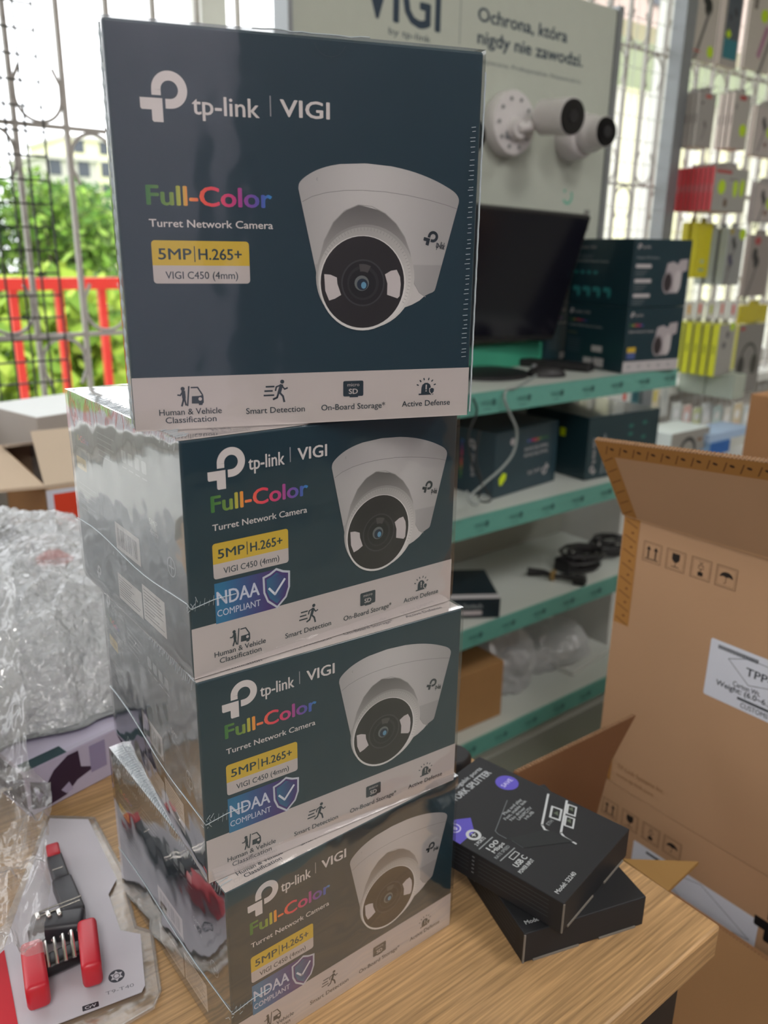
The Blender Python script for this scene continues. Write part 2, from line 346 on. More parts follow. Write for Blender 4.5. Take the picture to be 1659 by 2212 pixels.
def bush(px,py,y,r,c,label,seed,n=700,leaf=.04):
    p=at(px,py,y=y); rnd=random.Random(seed); mb=MB(); mb.nofix=True
    for i in range(n):
        d=Vector((rnd.gauss(0,.55)*r,rnd.gauss(0,.5)*r,rnd.gauss(0,.6)*r)); a=Vector((rnd.gauss(0,1),rnd.gauss(0,1),rnd.gauss(0,1))).normalized(); b=a.orthogonal(); q=leaf*rnd.uniform(.6,1.4)
        col=rnd.choice(c); mb.add([(d+a*q)[:],(d+b*q)[:],(d-a*q)[:],(d-b*q)[:]],[(0,1,2,3)],col)
    st=MB(); t=thing('shrub',label,'shrub',p[:],group='shrubs climbing behind the railing'); mb.build('leaves',M_leaf,t)
    st.tube([(0,0,-r*4.5),(r*.1,0,-r*2),(0,0,0)],.012).build('stem',M_bark,t)
bush(20,860,4.2,.26,G3,'yellow green shrub at the bottom left behind the railing',1)
bush(110,700,4.6,.2,G3,'yellow green shrub tips between the first and second red posts',2,n=260)
bush(215,760,4.4,.3,G3,'yellow green shrub beside the third red post, next to the box stack',3)
bush(15,690,4.8,.14,G3,'small yellow green shrub tuft at the left picture edge',4,n=180)
bush(150,800,5.0,.16,G3,'small yellow green shrub just right of the second red post',5,n=200)
# pale buildings
M_bld=mat('cream_render','e2ddb8',rough=.9,var=.04,scale=.5); M_bld2=mat('grey_concrete_slab','bdb9b0',rough=.9,var=.05,scale=.4); M_pink=mat('pinkish_render','c9b3a8',rough=.9,var=.05,scale=.4); M_win=mat('dark_window_glass','39404a',rough=.2,var=.1)
def building(name,x0,y0,x1,y1,z0,z1,m,label,cols,rows,wz):
    t=thing(name,label,'building',(x0,y0,z0)); w,d,h=x1-x0,y1-y0,z1-z0
    MB().box((0,0,0),(w,d,h)).build('wall',m,t); MB().box((-.3,-.3,h),(w+.3,d+.3,h+.3)).build('roof',M_bld2,t)
    for i in range(cols):
        for j in range(rows):
            MB().box((0,-.08,0),(w/cols*.4,-.01,wz)).build('window',M_win,t,loc=(w/cols*(i+.3),0,(j+.45)*h/rows))
p=at(196,305,y=75); building('tower_block',p.x-2.2,75,p.x+4.5,85,GZ,p.z,M_bld,'cream tower block rising above the trees next to the box stack',3,8,1.2)
p=at(128,345,y=70); building('low_block',p.x-1.5,70,p.x+3,78,GZ,p.z,M_bld2,'grey low block between the trees and the cream tower',2,6,1.2)
p0=at(1290,180,y=11); p1=at(1470,195,y=11)
building('annex_building',p0.x-1.5,11,p1.x+14,20,GZ,p0.z+.1,M_bld,'pale yellow annex building filling the right hand window',0,3,.5)
ab=bpy.data.objects['annex_building']
for k in range(22): MB().box((0,-.12,0),(.28,-.01,p0.z+.1-GZ)).build('pilaster',M_bld2,ab,loc=(.2+k*.9,0,0))
cn=thing('canopy','pinkish concrete canopy with dark square openings above the right hand window','canopy',(3.0,2.2,1.62))
pc=at(1380,50,y=3.2); z=pc.z
cn.location=(pc.x-.55,3.2,z)
MB().box((0,0,0),(9,.25,1.6)).build('fascia',M_pink,cn)
for k in range(20): MB().box((0,-.02,0),(.16,-.002,.12)).build('opening',M_win,cn,loc=(.2+k*.42,0,.12))
MB().box((0,.25,.5),(9,3,.7)).build('slab',M_bld2,cn)
# parked car, ~30 m away below the terrace
M_cred=mat('red_car_paint','b5202f',rough=.25,var=.04,coat=.5)
pc=at(30,800,z=GZ+.3); car=thing('parked_car','small red hatchback parked below, seen past the leftmost red post','car',(pc.x,pc.y,GZ+.03),(0,0,R(-8)))
cb=MB(); prof=[(-2,.3),(-2.02,.75),(-1.9,.95),(-1.2,1.0),(-.75,1.4),(.6,1.42),(1.2,1.0),(1.95,.88),(2.05,.6),(2.0,.3)]
cb.slab([(x,-.8,z) for x,z in prof],(0,1.6,0)); cb.build('body',M_cred,car)
cg=MB(); cg.slab([(-1.1,-.82,1.0),(-.72,-.82,1.33),(.55,-.82,1.35),(1.05,-.82,1.0)],(0,1.64,0)); cg.build('windows',M_win,car)
for x in (-1.25,1.3):
    for y in (-.82,.62): MB().cyl((0,0,0),(0,.2,0),.32,n=20).build('wheel',M_blkr,car,loc=(x,y,.32)); 
pc=at(160,790,z=GZ+.3); c2=thing('parked_van','dark grey car parked behind the shrubs right of the second red post','car',(pc.x,pc.y+4,GZ+.03),(0,0,R(-8)))
M_cg=mat('grey_car_paint','5b6170',rough=.3,var=.04,coat=.4)
MB().slab([(x,-.8,z) for x,z in prof],(0,1.6,0)).build('body',M_cg,c2); MB().slab([(-1.1,-.82,1.0),(-.72,-.82,1.33),(.55,-.82,1.35),(1.05,-.82,1.0)],(0,1.64,0)).build('windows',M_win,c2)
for x in (-1.25,1.3): MB().cyl((0,0,0),(0,.2,0),.32,n=20).build('wheel',M_blkr,c2,loc=(x,-.82,.32))
# ---------------------------------------------------------------- desk
dk=thing('desk','light oak desk with dark steel legs, carrying the boxes','desk',(0,0,-.75))
TX0,TX1,TY0,TY1=-.95,.2945,-.1075,.78
MB().box((TX0,TY0,-.026),(TX1,TY1,0),r=.0022,seg=2).build('tabletop',M_oak,dk,loc=(0,0,.75))
for x0,x1,y0,y1 in ((.20,.268,-.100,-.045),(.205,.262,.7,.75),(-.92,-.86,-.085,-.035),(-.92,-.86,.7,.75)):
    MB().box((x0,y0,0),(x1,y1,.7235),r=.002).build('leg',M_dark,dk)
MB().box((-.86,-.08,.66),(.205,-.062,.7235)).build('apron',M_dark,dk)
MB().box((-.86,-.06,.35),(.205,-.05,.66)).build('modesty_panel',M_black,dk)
t2=thing('side_table','white table under the cardboard boxes behind the oak desk','table',(0,0,-.75))
MB().box((-1.3,.84,.72),(.60,1.28,.75),r=.003).build('tabletop',M_white,t2)
for x in (-1.25,.53):
    for y in (.87,1.21): MB().box((x,y,0),(x+.04,y+.04,.72)).build('leg',M_white,t2)
# ---------------------------------------------------------------- camera boxes
BW,BD,BH=.155,.1528,.11172
def rainbow(x,y,x0=11,x1=61):
    t=(x-x0)/(x1-x0); st=[(0,(.20,.46,.22)),(.2,(.48,.60,.25)),(.27,(.75,.74,.28)),(.33,(.98,.60,.25)),(.42,(.97,.42,.30)),(.55,(.95,.24,.36)),(.7,(.80,.24,.52)),(.82,(.50,.30,.66)),(.92,(.30,.36,.70)),(1,(.20,.55,.80))]
    for (a,ca),(b,cb) in zip(st,st[1:]):
        if t<=b: k=max(0,(t-a)/(b-a)); return tuple(ca[i]+(cb[i]-ca[i])*k for i in range(3))
    return st[-1][1]
def mark(A,x,y,h,col):
    """the round logo mark, h = full height"""
    k=h/18.; ox,oy=x,y
    A.poly([(ox,oy+8.4*k),(ox+8.2*k,oy+8.4*k),(ox+8.2*k,oy),(ox+4.6*k,oy),(ox+4.1*k,oy+.6*k),(ox+4.1*k,oy+4.3*k),(ox+.5*k,oy+4.3*k),(ox,oy+4.9*k)],col)
    A.arc(ox+11*k,oy+11.5*k,3.2*k,6.6*k,-90,182,col,n=30)
    A.poly([(ox+9.3*k,oy+8.3*k),(ox+11*k,oy+8.3*k),(ox+11*k,oy+4.9*k),(ox+9.3*k,oy+4.9*k)],col)
    A.poly([(ox+4.4*k,oy+11.3*k),(ox+7.8*k,oy+11.3*k),(ox+7.8*k,oy+9.4*k),(ox+4.4*k,oy+9.4*k)],col)
def art_cam(A,dx,dy):
    ox,oy=A.ox,A.oy; A.ox+=dx; A.oy+=dy
    cup=[(72.2,100.5),(72.8,103),(76,105.8),(81,108.4),(88,110.4),(95,111.2),(103,111.4),(112,110.8),(122,109),(131,106.3),(138,103.3),(142,101),(143.8,98.6),(143.8,96.5),(141.3,87),(134.2,60),(133.6,58.4),(131.6,57.8),(128.5,56.3),(125,55),(110,50),(86,50),(81.2,59),(80,63.5)]
    q=[]; tp=[p for p in cup[:14]]
    for i in range(len(tp)-1):
        a_,b_,c_,d_=tp[max(i-1,0)],tp[i],tp[i+1],tp[min(i+2,len(tp)-1)]
        for k_ in range(5):
            t_=k_/5; q.append(tuple(.5*((2*b_[j])+(c_[j]-a_[j])*t_+(2*a_[j]-5*b_[j]+4*c_[j]-d_[j])*t_*t_+(3*b_[j]-a_[j]-3*c_[j]+d_[j])*t_**3) for j in (0,1)))
    cup=q+cup[13:]
    def cc(x,y):
        v=.745+.05*math.sin((x-85)/14)-.0012*abs(x-95)-(.06 if y<70 else 0); return (v,v*.985,v*.98)
    # gradient by horizontal slices
    def slices(poly,colf,n=26):
        y0=min(p[1] for p in poly);y1=max(p[1] for p in poly);N=len(poly)
        def span(y):
            xs=[]
            for i in range(N):
                (xa,ya),(xb,yb)=poly[i],poly[(i+1)%N]
                if (ya<=y<yb) or (yb<=y<ya): xs.append(xa+(xb-xa)*(y-ya)/(yb-ya))
            return (min(xs),max(xs)) if len(xs)>1 else None
        rows=[]
        for i in range(n+1):
            y=y0+(y1-y0)*(i+.01)/(n+.02); sp=span(y)
            if sp: rows.append((y,sp))
        vs=[];fs=[];m=10
        for y,(a,b) in rows: vs+=[(a+(b-a)*j/m,y) for j in range(m+1)]
        for i in range(len(rows)-1): fs+=[(i*(m+1)+j,i*(m+1)+j+1,(i+1)*(m+1)+j+1,(i+1)*(m+1)+j) for j in range(m)]
        A.put(vs,fs,colf)
    slices(cup,cc,90)
    A.path([(73.8,95.4),(78,97.6),(84,99.3),(92,100.4),(100,100.7),(110,100.4),(120,99.3),(130,97.6),(138,95.8),(143.2,94.3)],.22,(.5,.49,.49))
    A.arc(80.5,104.5,.4,.7,100,260,(.6,.6,.6),n=8)
    # recess and ball
    rec=[(80.6,61),(80.8,72),(83,80),(87,87.5),(92,92.3),(98,94.8),(104,94.3),(110,91.6),(115,87.5),(119,82),(121.6,75.5),(122.8,69),(124,62),(126.5,58),(129.5,56.2),(124,53),(100,45)]
    slices(rec,lambda x,y:(lambda v:(v,v*.98,v*.97))(.42+.012*max(0,94-y)*.9 if y>62 else .8),26)
    A.path(rec[1:15],.35,(.62,.61,.6))
    A.ell(101.6,64.6,22.4,22.3,lambda x,y:(lambda v:(v,v*.985,v*.97))(max(.5,min(.86,.72-.006*(y-64)+.002*(x-100)))),48)
    A.ell(101.3,64.2,21.2,21.6,lambda x,y:(lambda v:(v,v*.985,v*.97))(max(.5,min(.9,.80-.006*(y-64)))),48)
    for i in range(44):
        a=R(-30+i*4.2); c,s=math.cos(a),math.sin(a); A.path([(101.3+19.9*c,64.2+20.2*s),(101.3+21*c,64.2+21.4*s)],.16,(.55,.54,.54))
    A.ell(100.2,62,19.7,20.4,(.88,.87,.86),48); A.ell(100.2,62.4,19,19.7,(.15,.145,.15),48)
    A.ell(100.2,62.3,9.9,10.1,(.24,.24,.25),36); A.ell(100.2,62.3,9.2,9.4,(.11,.11,.12),36); A.ell(100.2,62.3,7.2,7.4,(.17,.17,.18),30); A.ell(100,62.1,6.1,6.2,(.09,.1,.11),30)
    A.arc(99.8,62,5.2,8.4,62,100,(.3,.29,.29),n=6)
    A.ell(99.6,62.2,3.3,3.3,(.42,.44,.44),20); A.ell(99.9,61.7,2.5,2.5,(.12,.18,.25),18); A.ell(100.5,61.3,1.2,1.5,(.4,.6,.72),12)
    A.poly([(82.8,66),(85.5,65.8),(88.4,64.6),(88.6,62),(90.3,57.2),(87.5,55.6),(84.9,54.8),(83.2,59)],(.80,.77,.77))
    A.poly([(110.2,66),(113,67.6),(115.6,68),(117.2,65),(117.6,61.7),(117.2,56.6),(116.2,55.6),(111.3,57.2),(111.4,62)],(.80,.77,.77))
    o2=(A.ox,A.oy,A.rot); A.ox+=127.3; A.oy+=79.2; A.rot=R(-14); mark(A,0,0,6.6,(.12,.17,.2)); A.text('tp-link',6.4,10.6,.2,3.0,(.12,.17,.2),.02); A.ox,A.oy,A.rot=o2
    A.ox,A.oy=ox,oy
DK='22333d'
def icon_human(A,x,y,k):
    A.ell(x+2.0*k,y+7.1*k,.85*k,.85*k,DK,14); A.path([(x+2.2*k,y+5.9*k),(x+2.3*k,y+3.6*k)],1.5*k,DK); A.path([(x+2.2*k,y+3.6*k),(x+1.9*k,y+1.9*k),(x+1.3*k,y)],.75*k,DK); A.path([(x+2.5*k,y+3.6*k),(x+2.7*k,y+1.8*k),(x+3*k,y+.3*k)],.7*k,DK)
    A.path([(x+1.7*k,y+5.6*k),(x+.9*k,y+4.4*k),(x-.1*k,y+4.6*k)],.6*k,DK); A.path([(x+3.6*k,y),(x+4.5*k,y+8*k)],.6*k,DK)
    A.poly([(x+5.3*k,y+.8*k),(x+5.5*k,y+3.9*k),(x+8.5*k,y+3.9*k),(x+9.9*k,y+4.3*k),(x+10.2*k,y+3.9*k),(x+10.2*k,y+1*k),(x+9.7*k,y+.6*k),(x+9.6*k,y),(x+8.2*k,y),(x+8.1*k,y+.7*k)],DK)
    A.path([(x+5.4*k,y+7.5*k),(x+8*k,y+7.5*k),(x+9.8*k,y+4.3*k)],.6*k,DK); A.ell(x+8.8*k,y+2.6*k,.75*k,.75*k,BAND,12)
def icon_run(A,x,y,k):
    for j,(a,b) in enumerate(((1,4.4),(.4,3.6),(0,4.2))): A.path([(x+a*k,y+(7-j*1.9)*k),(x+b*k,y+(7-j*1.9)*k)],.7*k,DK)
    A.ell(x+8*k,y+9*k,.9*k,.9*k,DK,14); A.path([(x+7.6*k,y+7.4*k),(x+6.6*k,y+4.2*k)],1.5*k,DK); A.path([(x+6.4*k,y+4.3*k),(x+5.6*k,y+2.1*k),(x+4*k,y+1.4*k)],.85*k,DK)
    A.path([(x+6.9*k,y+4.1*k),(x+8.2*k,y+2.6*k),(x+8.7*k,y+.2*k)],.85*k,DK); A.path([(x+7.8*k,y+7.3*k),(x+9*k,y+5.7*k),(x+10.2*k,y+6.2*k)],.65*k,DK); A.path([(x+7.2*k,y+7.5*k),(x+5.4*k,y+6.8*k),(x+5*k,y+5.2*k)],.65*k,DK)
def icon_sd(A,x,y,k):
    A.rect(x,y+.5*k,x+9.5*k,y+7.6*k,DK,r=.7*k); A.rect(x+3*k,y,x+7*k,y+.8*k,DK); A.text('micro',x+2*k,x+7.6*k,y+5.1*k,1.6*k,BAND,.0); A.text('SD',x+2.7*k,x+6.8*k,y+1.6*k,2.4*k,BAND,.04)
def icon_siren(A,x,y,k):
    A.rect(x,y,x+7.4*k,y+.7*k,DK); A.poly([(x+1.2*k,y+.7*k),(x+1.3*k,y+3.6*k),(x+1.8*k,y+5*k),(x+3*k,y+5.8*k),(x+4.4*k,y+5.8*k),(x+5.6*k,y+5*k),(x+6.1*k,y+3.6*k),(x+6.2*k,y+.7*k)],DK)
    A.path([(x+3.7*k,y+4.8*k),(x+3.7*k,y+2.8*k)],.6*k,BAND); A.ell(x+3.7*k,y+1.9*k,.35*k,.35*k,BAND,8)
    A.poly([(x+5.2*k,y+3.1*k),(x+6.6*k,y+3.8*k),(x+8.1*k,y+3.1*k),(x+8*k,y+1.2*k),(x+6.6*k,y-.1*k),(x+5.3*k,y+1.2*k)],BAND)
    A.poly([(x+5.6*k,y+2.8*k),(x+6.6*k,y+3.3*k),(x+7.7*k,y+2.8*k),(x+7.6*k,y+1.4*k),(x+6.6*k,y+.4*k),(x+5.7*k,y+1.4*k)],DK)
    for a in (20,50,75,105,130,160): c,s=math.cos(R(a)),math.sin(R(a)); A.path([(x+3.7*k+4.2*k*c,y+3.4*k+4*k*s),(x+3.7*k+5*k*c,y+3.4*k+4.8*k*s)],.55*k,DK)
def art_front(A,w,h,big):
    """printed face; big = the tall face, else the low face with the compliance badge"""
    bt=23.3 if big else 25.3
    A.rect(.25,.25,w-.25,bt,BAND)
    dy=0 if big else -35
    mark(A,11.6,123 +dy,18.2,WH)
    A.text('tp-link',31,57 if big else 49,(126.6 if big else 94.8),7.0 if big else 6.3,WH,.02)
    b=(61.5,127.4,135) if big else (52,95.4,102.4)
    A.rect(b[0]-.25,b[1],b[0]+.25,b[2],(.6,.6,.62)); A.text('VIGI',b[0]+4,85.6 if big else 71.6,b[1]+.3,6.4 if big else 5.8,WH,.035)
    y0=92.6 if big else 78.2
    A.text('Full-Color',11.6 if big else 12.6,60.9,y0,7.5,lambda x,y:rainbow(x,y),.045)
    A.text('Turret Network Camera',11.8 if big else 12.6,61.2 if big else 60.4,84.2 if big else 69.6,3.0,WH,.022)
    y=62 if big else 46.6; s=7.2; ht=17
    A.rect(12,y,51 if big else 50,y+ht,BAND,r=1.4); A.rect(12,y+s,51 if big else 50,y+ht,'d5b437',r=1.4); A.rect(12,y+s,51 if big else 50,y+s+2.5,'d5b437')
    e=51 if big else 50
    A.text('5MP',14.5,27.5,y+9.6,4.4,'1f3a41',.03); A.rect(28.6,y+8.6,29,y+14.9,'1f3a41'); A.text('H.265+',30.4,e-3.2,y+9.6,4.4,'1f3a41',.03)
    A.text('VIGI C450 (4mm)',16.8,e-5,y+1.9,3.0,'22333d',.012)
    if not big:
        def gr(x,y): t=min(1,max(0,(x-16)/24)); return (.12+.15*t,.45-.29*t,.62-.17*t)
        n=8; vs=[];fs=[]
        for i in range(n+1): x=12+32*i/n; vs+=[(x,24.8),(x,44.6)]
        fs=[(2*i,2*i+2,2*i+3,2*i+1) for i in range(n)]; A.put(vs,fs,gr)
        A.text('NDAA',13,34.2,33.8,6.8,'cfd4e4',.025); A.text('COMPLIANT',12.8,34.6,28.2,3.3,'cfd4e4',.005)
        sh=[(43.3,45.2),(47,43.2),(50.6,42.2),(50.4,34),(48.5,29),(43.3,24.4),(38.1,29),(36.2,34),(36,42.2),(39.6,43.2)]
        A.poly(sh,'c8ccd8'); A.poly([(43.3+(x-43.3)*.86,35.2+(y-35.2)*.88) for x,y in sh],gr)
        A.poly([(43.3+(x-43.3)*.72,35.2+(y-35.2)*.76) for x,y in sh],lambda x,y:((.12,.4,.55) if x<43.4 else (.22,.16,.45)))
        A.path([(39.3,35.6),(42.3,32),(47.6,38.6)],1.1,'dfe4ee')
    iy=10.7 if big else 11.6
    icon_human(A,18.6,iy,1.04 if big else .98); icon_run(A,55.3,iy-.2,1.02); icon_sd(A,91.2,iy+.6,1.0); icon_siren(A,127.6,iy+.3,.98)
    ty=5.8 if big else 7.2
    A.text('Human & Vehicle',10.4,36.6,6.8 if big else 8.3,2.7,DK,.014); A.text('Classification',12.8,34.2,3.3 if big else 4.6,2.7,DK,.014)
    A.text('Smart Detection',47.2,73.4,ty,2.7,DK,.014); A.text('On-Board Storage*',81,111.2,ty,2.7,DK,.014); A.text('Active Defense',119.4,143.4,ty,2.7,DK,.014)
    art_cam(A,0 if big else 2,0 if big else -11.2)
def barcode(A,x0,y0,x1,y1,seed):
    A.rect(x0,y0,x1,y1,'c4c2c2'); rnd=random.Random(seed); x=x0+2.5
    while x<x1-3: w=rnd.choice((.3,.5,.8)); A.rect(x,y0+2.2,x+w,y1-2.6,'2d3338'); x+=w+rnd.choice((.4,.6,.9))
def label_lines(A,x0,y0,x1,y1,n,seed):
    A.rect(x0,y0,x1,y1,'c9c7c6'); rnd=random.Random(seed)
    for i in range(n):
        y=y1-2-(y1-y0-4)*i/(n-.5); A.rect(x0+1.8,y-.45,x0+1.8+(x1-x0-3.6)*rnd.uniform(.5,1),y+.05,'55595c')
def art_side(A):
    """left side of the low box, u from back to front"""
    mark(A,7,94,9,'a9b0b4'); A.text('tp-link | VIGI',18,42,97,3.2,'a9b0b4',.02)
    A.text('Full-Color',7,32,85.5,3.6,lambda x,y:rainbow(x,y,7,32),.02); A.text('Turret Network Camera',7,36,80.5,1.9,'a9b0b4')
    A.rect(7,69,24,76,'b9a044',r=.8); A.text('VIGI C450',8.5,22,71,2,'22333d')
    for j in range(5): A.rect(48,96-j*3,48+(26,22,25,18,20)[j],96.6-j*3,'7f8a90')
    for i in range(4): A.rect(84+i*9,88,90+i*9,94,'8d979c',r=.8); A.rect(84+i*9,85,90+i*9,85.7,'8d979c')
    for j in range(6): A.rect(7,60-j*3,7+(30,26,28,20,26,16)[j],60.5-j*3,'6d787e')
    barcode(A,64.5,37,99.5,51.8,3); label_lines(A,62,7.5,97,22.4,8,4); label_lines(A,98.6,8.8,128,28,9,5)
    A.text('5MP',116,126,64.5,3.0,'a9b0b4'); A.text('4mm',116,126,59.5,3.0,'a9b0b4')
    A.arc(140,50,4.2,4.9,0,360,'8d979c',n=24); A.rect(137,49.6,143,50.3,'8d979c'); A.rect(139.6,46,140.3,54,'8d979c')
    mark(A,25,8,8,'a9b0b4')
def wrap(t,w,d,h,seed,name='shrink_wrap'):
    """taut clear film over the carton with slight waviness and welded seams"""
    bm=bmesh.new(); bmesh.ops.create_cube(bm,size=1); bmesh.ops.subdivide_edges(bm,edges=bm.edges[:],cuts=22,use_grid_fill=True)
    g=.0010; mb=MB()
    for v in bm.verts:
        p=Vector(((v.co.x+.5)*w,(v.co.y+.5)*d,(v.co.z+.5)*h)); nn=Vector([ (1 if v.co[i]>.499 else -1 if v.co[i]<-.499 else 0) for i in range(3)])
        k=noise.noise(p*14+Vector((seed*3.1,0,0)))*.5+noise.noise(Vector((p.x*40,p.y*9,p.z*30))+Vector((0,seed*5,0)))*.25
        edge=min([min(v.co[i]+.5,.5-v.co[i]) if abs(v.co[i])<.499 else 1 for i in range(3)])
        off=g+max(0,k)*.0009*min(1,edge*8)
        if v.co.z<-.499: off=0
        p+=nn.normalized()*off
        if v.co.z<-.499: p.z=.0001
        v.co=p
    bmesh.ops.delete(bm,geom=[f for f in bm.faces if f.normal.z<-.9 or all(v.co.z<.0003 for v in f.verts)],context='FACES')
    mb.bm(bm,(.8,.8,.8)); o=mb.build(name,M_wrap,t,smooth=True); return o
def camera_box(name,label,w,d,h,loc,rot,big,seed):
    t=thing(name,label,'box',loc,rot,group='shrink-wrapped camera cartons stacked on the desk')
    mb=MB(); mb.box((0,0,0),(w,d,h),TEAL,r=.0012,seg=3)
    A=Art(mb,(0,0,0),(1,0,0),(0,0,1),su=w/.1528/1,sv=(h/.1578 if big else h/.1117)); A.l=2
    art_front(A,152.8,157.8 if big else 111.7,big)
    if not big:
        B=Art(mb,(0,0,h),(1,0,0),(0,1,0),su=w/.1528,sv=d/.1578); B.l=2; art_front(B,152.8,157.8,True)
        Sd=Art(mb,(0,d,0),(0,-1,0),(0,0,1),su=d/.1578,sv=h/.1117); Sd.l=2; art_side(Sd)
    else:
        Sd=Art(mb,(0,0,0),(0,0,1),(0,1,0),su=1,sv=1); Sd=Art(mb,(0,d,0),(0,-1,0),(0,0,1),su=d/.1117,sv=1); Sd.l=2
        Sd.rect(2,2,109,26,BAND)
        # tuck-flap notch on the top edge
        Sd=Art(mb,(0,0,0),(1,0,0),(0,0,1),su=w/.1528,sv=h/.1578); Sd.l=6; Sd.arc(86,157.5,6.6,6.9,200,340,'2c4049',n=12)
    mb.build('carton',M_print,t)
    wrap(t,w,d,h,seed)
    sm=MB(); rr=.00035
    z=h*(.33 if not big else .5)
    pts=[]
    if not big:
        pts=[(-.0012,d*(1-i/12),z*(1+.05*math.sin(i*.6))) for i in range(13)]+[(0,-.0014,z*.97)]+[(w*i/14,-.0013,z+(.0035*math.sin(i*.9))*(1 if 2<i<12 else .3)) for i in range(1,3)]
        sm.tube([Vector(p) for p in pts],.00022,n=6)
        for k in range(7):
            a=Vector((random.uniform(-.003,.004),-.0016,z+random.uniform(-.004,.002))); sm.tube([a,a+Vector((random.uniform(-.002,.002),-.0006,random.uniform(.001,.003)))],.00014,n=5)
        for k in range(5): sm.tube([(.002+k*.0022,-.0011,z-.001-random.random()*.002),(.0026+k*.0022,-.0011,z+.001+random.random()*.002)],.00008,n=4)
    else:
        for k in range(46):
            zz=.028+(h-.055)*k/46+random.uniform(-.0006,.0006); sm.tube([(w-.0042-random.random()*.001,-.0009,zz),(w-.0028,-.0012,zz+.0002)],.00016,n=4)
        sm.tube([(w+.0008,-.0008+math.sin(i*1.7)*.00015,.002+(h-.01)*i/60) for i in range(61)],.0004,n=6)
        sm.tube([(-.0009,-.0006+math.sin(i*2.1)*.0003,.002+(h-.004)*i/80) for i in range(81)],[.0004+.0003*(i%3==0) for i in range(81)],n=6)
        sm.tube([(w*.36+i*.004,-.0006+random.uniform(-.0003,.0003),h+.0007+random.uniform(-.0003,.0004)) for i in range(13)],.0003,n=5)
    # gathered film along the top left edge
    if not big:
        for k in range(56):
            y=d*(.03+.94*k/56); sm.tube([(-.0008,y,h-.0025-random.random()*.003),(.0006,y+.0005,h+.0008),(.005+random.random()*.003,y+.001,h+.0010)],.00022,n=4)
    sm.build('wrap_seam',M_wrapseam,t)
    return t
z=0
camera_box('camera_box','bottom camera carton of the stack, standing directly on the oak desk',BW,BD,BH,(0,0,.0002),(0,0,0),False,1)
camera_box('camera_box','camera carton with compliance badge lying second from below in the stack',BW,BD,BH+.0003,(-.0038,.0102,BH+.0006),(0,0,-.0772),False,2)
camera_box('camera_box','camera carton directly under the upright one, with red reflections on its left film',BW,BD,BH-.0006,(-.0037,.0122,2*BH+.0016),(0,0,-.0215),False,3)
camera_box('camera_box','topmost camera carton, standing upright and turned, with its largest face to the front',BW,BH,BD+.0043,(-.0123,.0373,3*BH+.0013),(.0128*.4,-.0083*.4,-.3555),True,4)
# ---------------------------------------------------------------- shelving with display board
GX0,GX1,GY0,GY1=.757,1.66,.83,1.15
gd=thing('shelving_unit','pale grey four-shelf unit with teal price strips, right of the box stack','shelving unit',(0,0,-.75))
MB().box((GX0,GY1-.012,0),(GX1,GY1,.92)).build('back_panel',M_panel,gd)
for x in (GX0,GX1-.022): MB().box((x,GY1,0),(x+.022,GY1+.03,1.0)).build('upright',M_white,gd)
MB().box((GX0,GY0+.03,0),(GX1,GY0+.045,.08)).build('kick_plate',M_panel,gd)
M_strip=mat('teal_price_strip',rough=.35,attr=True,var=.04)
SZ=(.152,-.102,-.357,-.645)
for i,z in enumerate(SZ):
    sh=MB().box((GX0,GY0,z+.75-.024),(GX1,GY1-.014,z+.75),r=.0015,seg=1).build('shelf',M_shelf,gd)
    mb=MB().box((GX0,GY0-.007,z+.75-.043),(GX1,GY0-.001,z+.75+.0005),'62a195')
    A=Art(mb,(GX0,GY0-.007,z+.75-.043),(1,0,0),(0,0,1),step=.0002)
    for k in range(9):
        x=25+k*103; A.text('VIGI',x,x+26,17,10,'2f5a58',.02); A.arc(x+36,22,5,7,0,360,'2f5a58',n=16); A.rect(x+33,17,x+39,27,'2f5a58'); A.rect(x+8,9,x+30,10.5,'3f6a66')
    mb.build('price_strip',M_strip,sh)
    for x in (GX0,GX1-.004): MB().slab([(x,GY0+.02,z+.75-.024),(x,GY1-.014,z+.75-.024),(x,GY1-.014,z+.75-.075)],(.004,0,0)).build('bracket',M_white,sh)
bd=thing('display_board','off-white display board with dark lettering standing above the shelving unit','display board',(0,0,0))
mb=MB().box((.745,1.105,.172),(GX1+.005,1.137,.972),'b9bfb4',r=.002)
A=Art(mb,(.745,1.105,0),(1,0,0),(0,0,1),step=.00015)
NV='24384a'
A.text('VIGI',160,353,838,92,NV,.03); A.text('by tp-link',222,330,815,12,NV,.01); A.rect(408,824,411,935,'8d948f')
A.text('Ochrona, która',460,745,876,26,NV,.05); A.text('nigdy nie zawodzi.',462,806,834,26,NV,.05)
A.text('Bezpiecznie. Profesjonalnie. Niezawodnie.',462,808,798,9.5,'6b7378',.0)
A.arc(790,548,13,19,-150,40,'5fb59c',n=16); A.ell(778,560,4,4,'5fb59c',12)
A.rect(820,440,850,505,'9a9c96'); A.rect(858,470,880,520,'7f807b')
mb.build('board',M_flat,bd)
MB().box((.735,1.1,.16),(.745,1.15,.98)).build('side_frame',M_alu,bd); MB().box((GX1+.005,1.1,.16),(GX1+.024,1.15,.98)).build('side_frame',M_alu,bd)
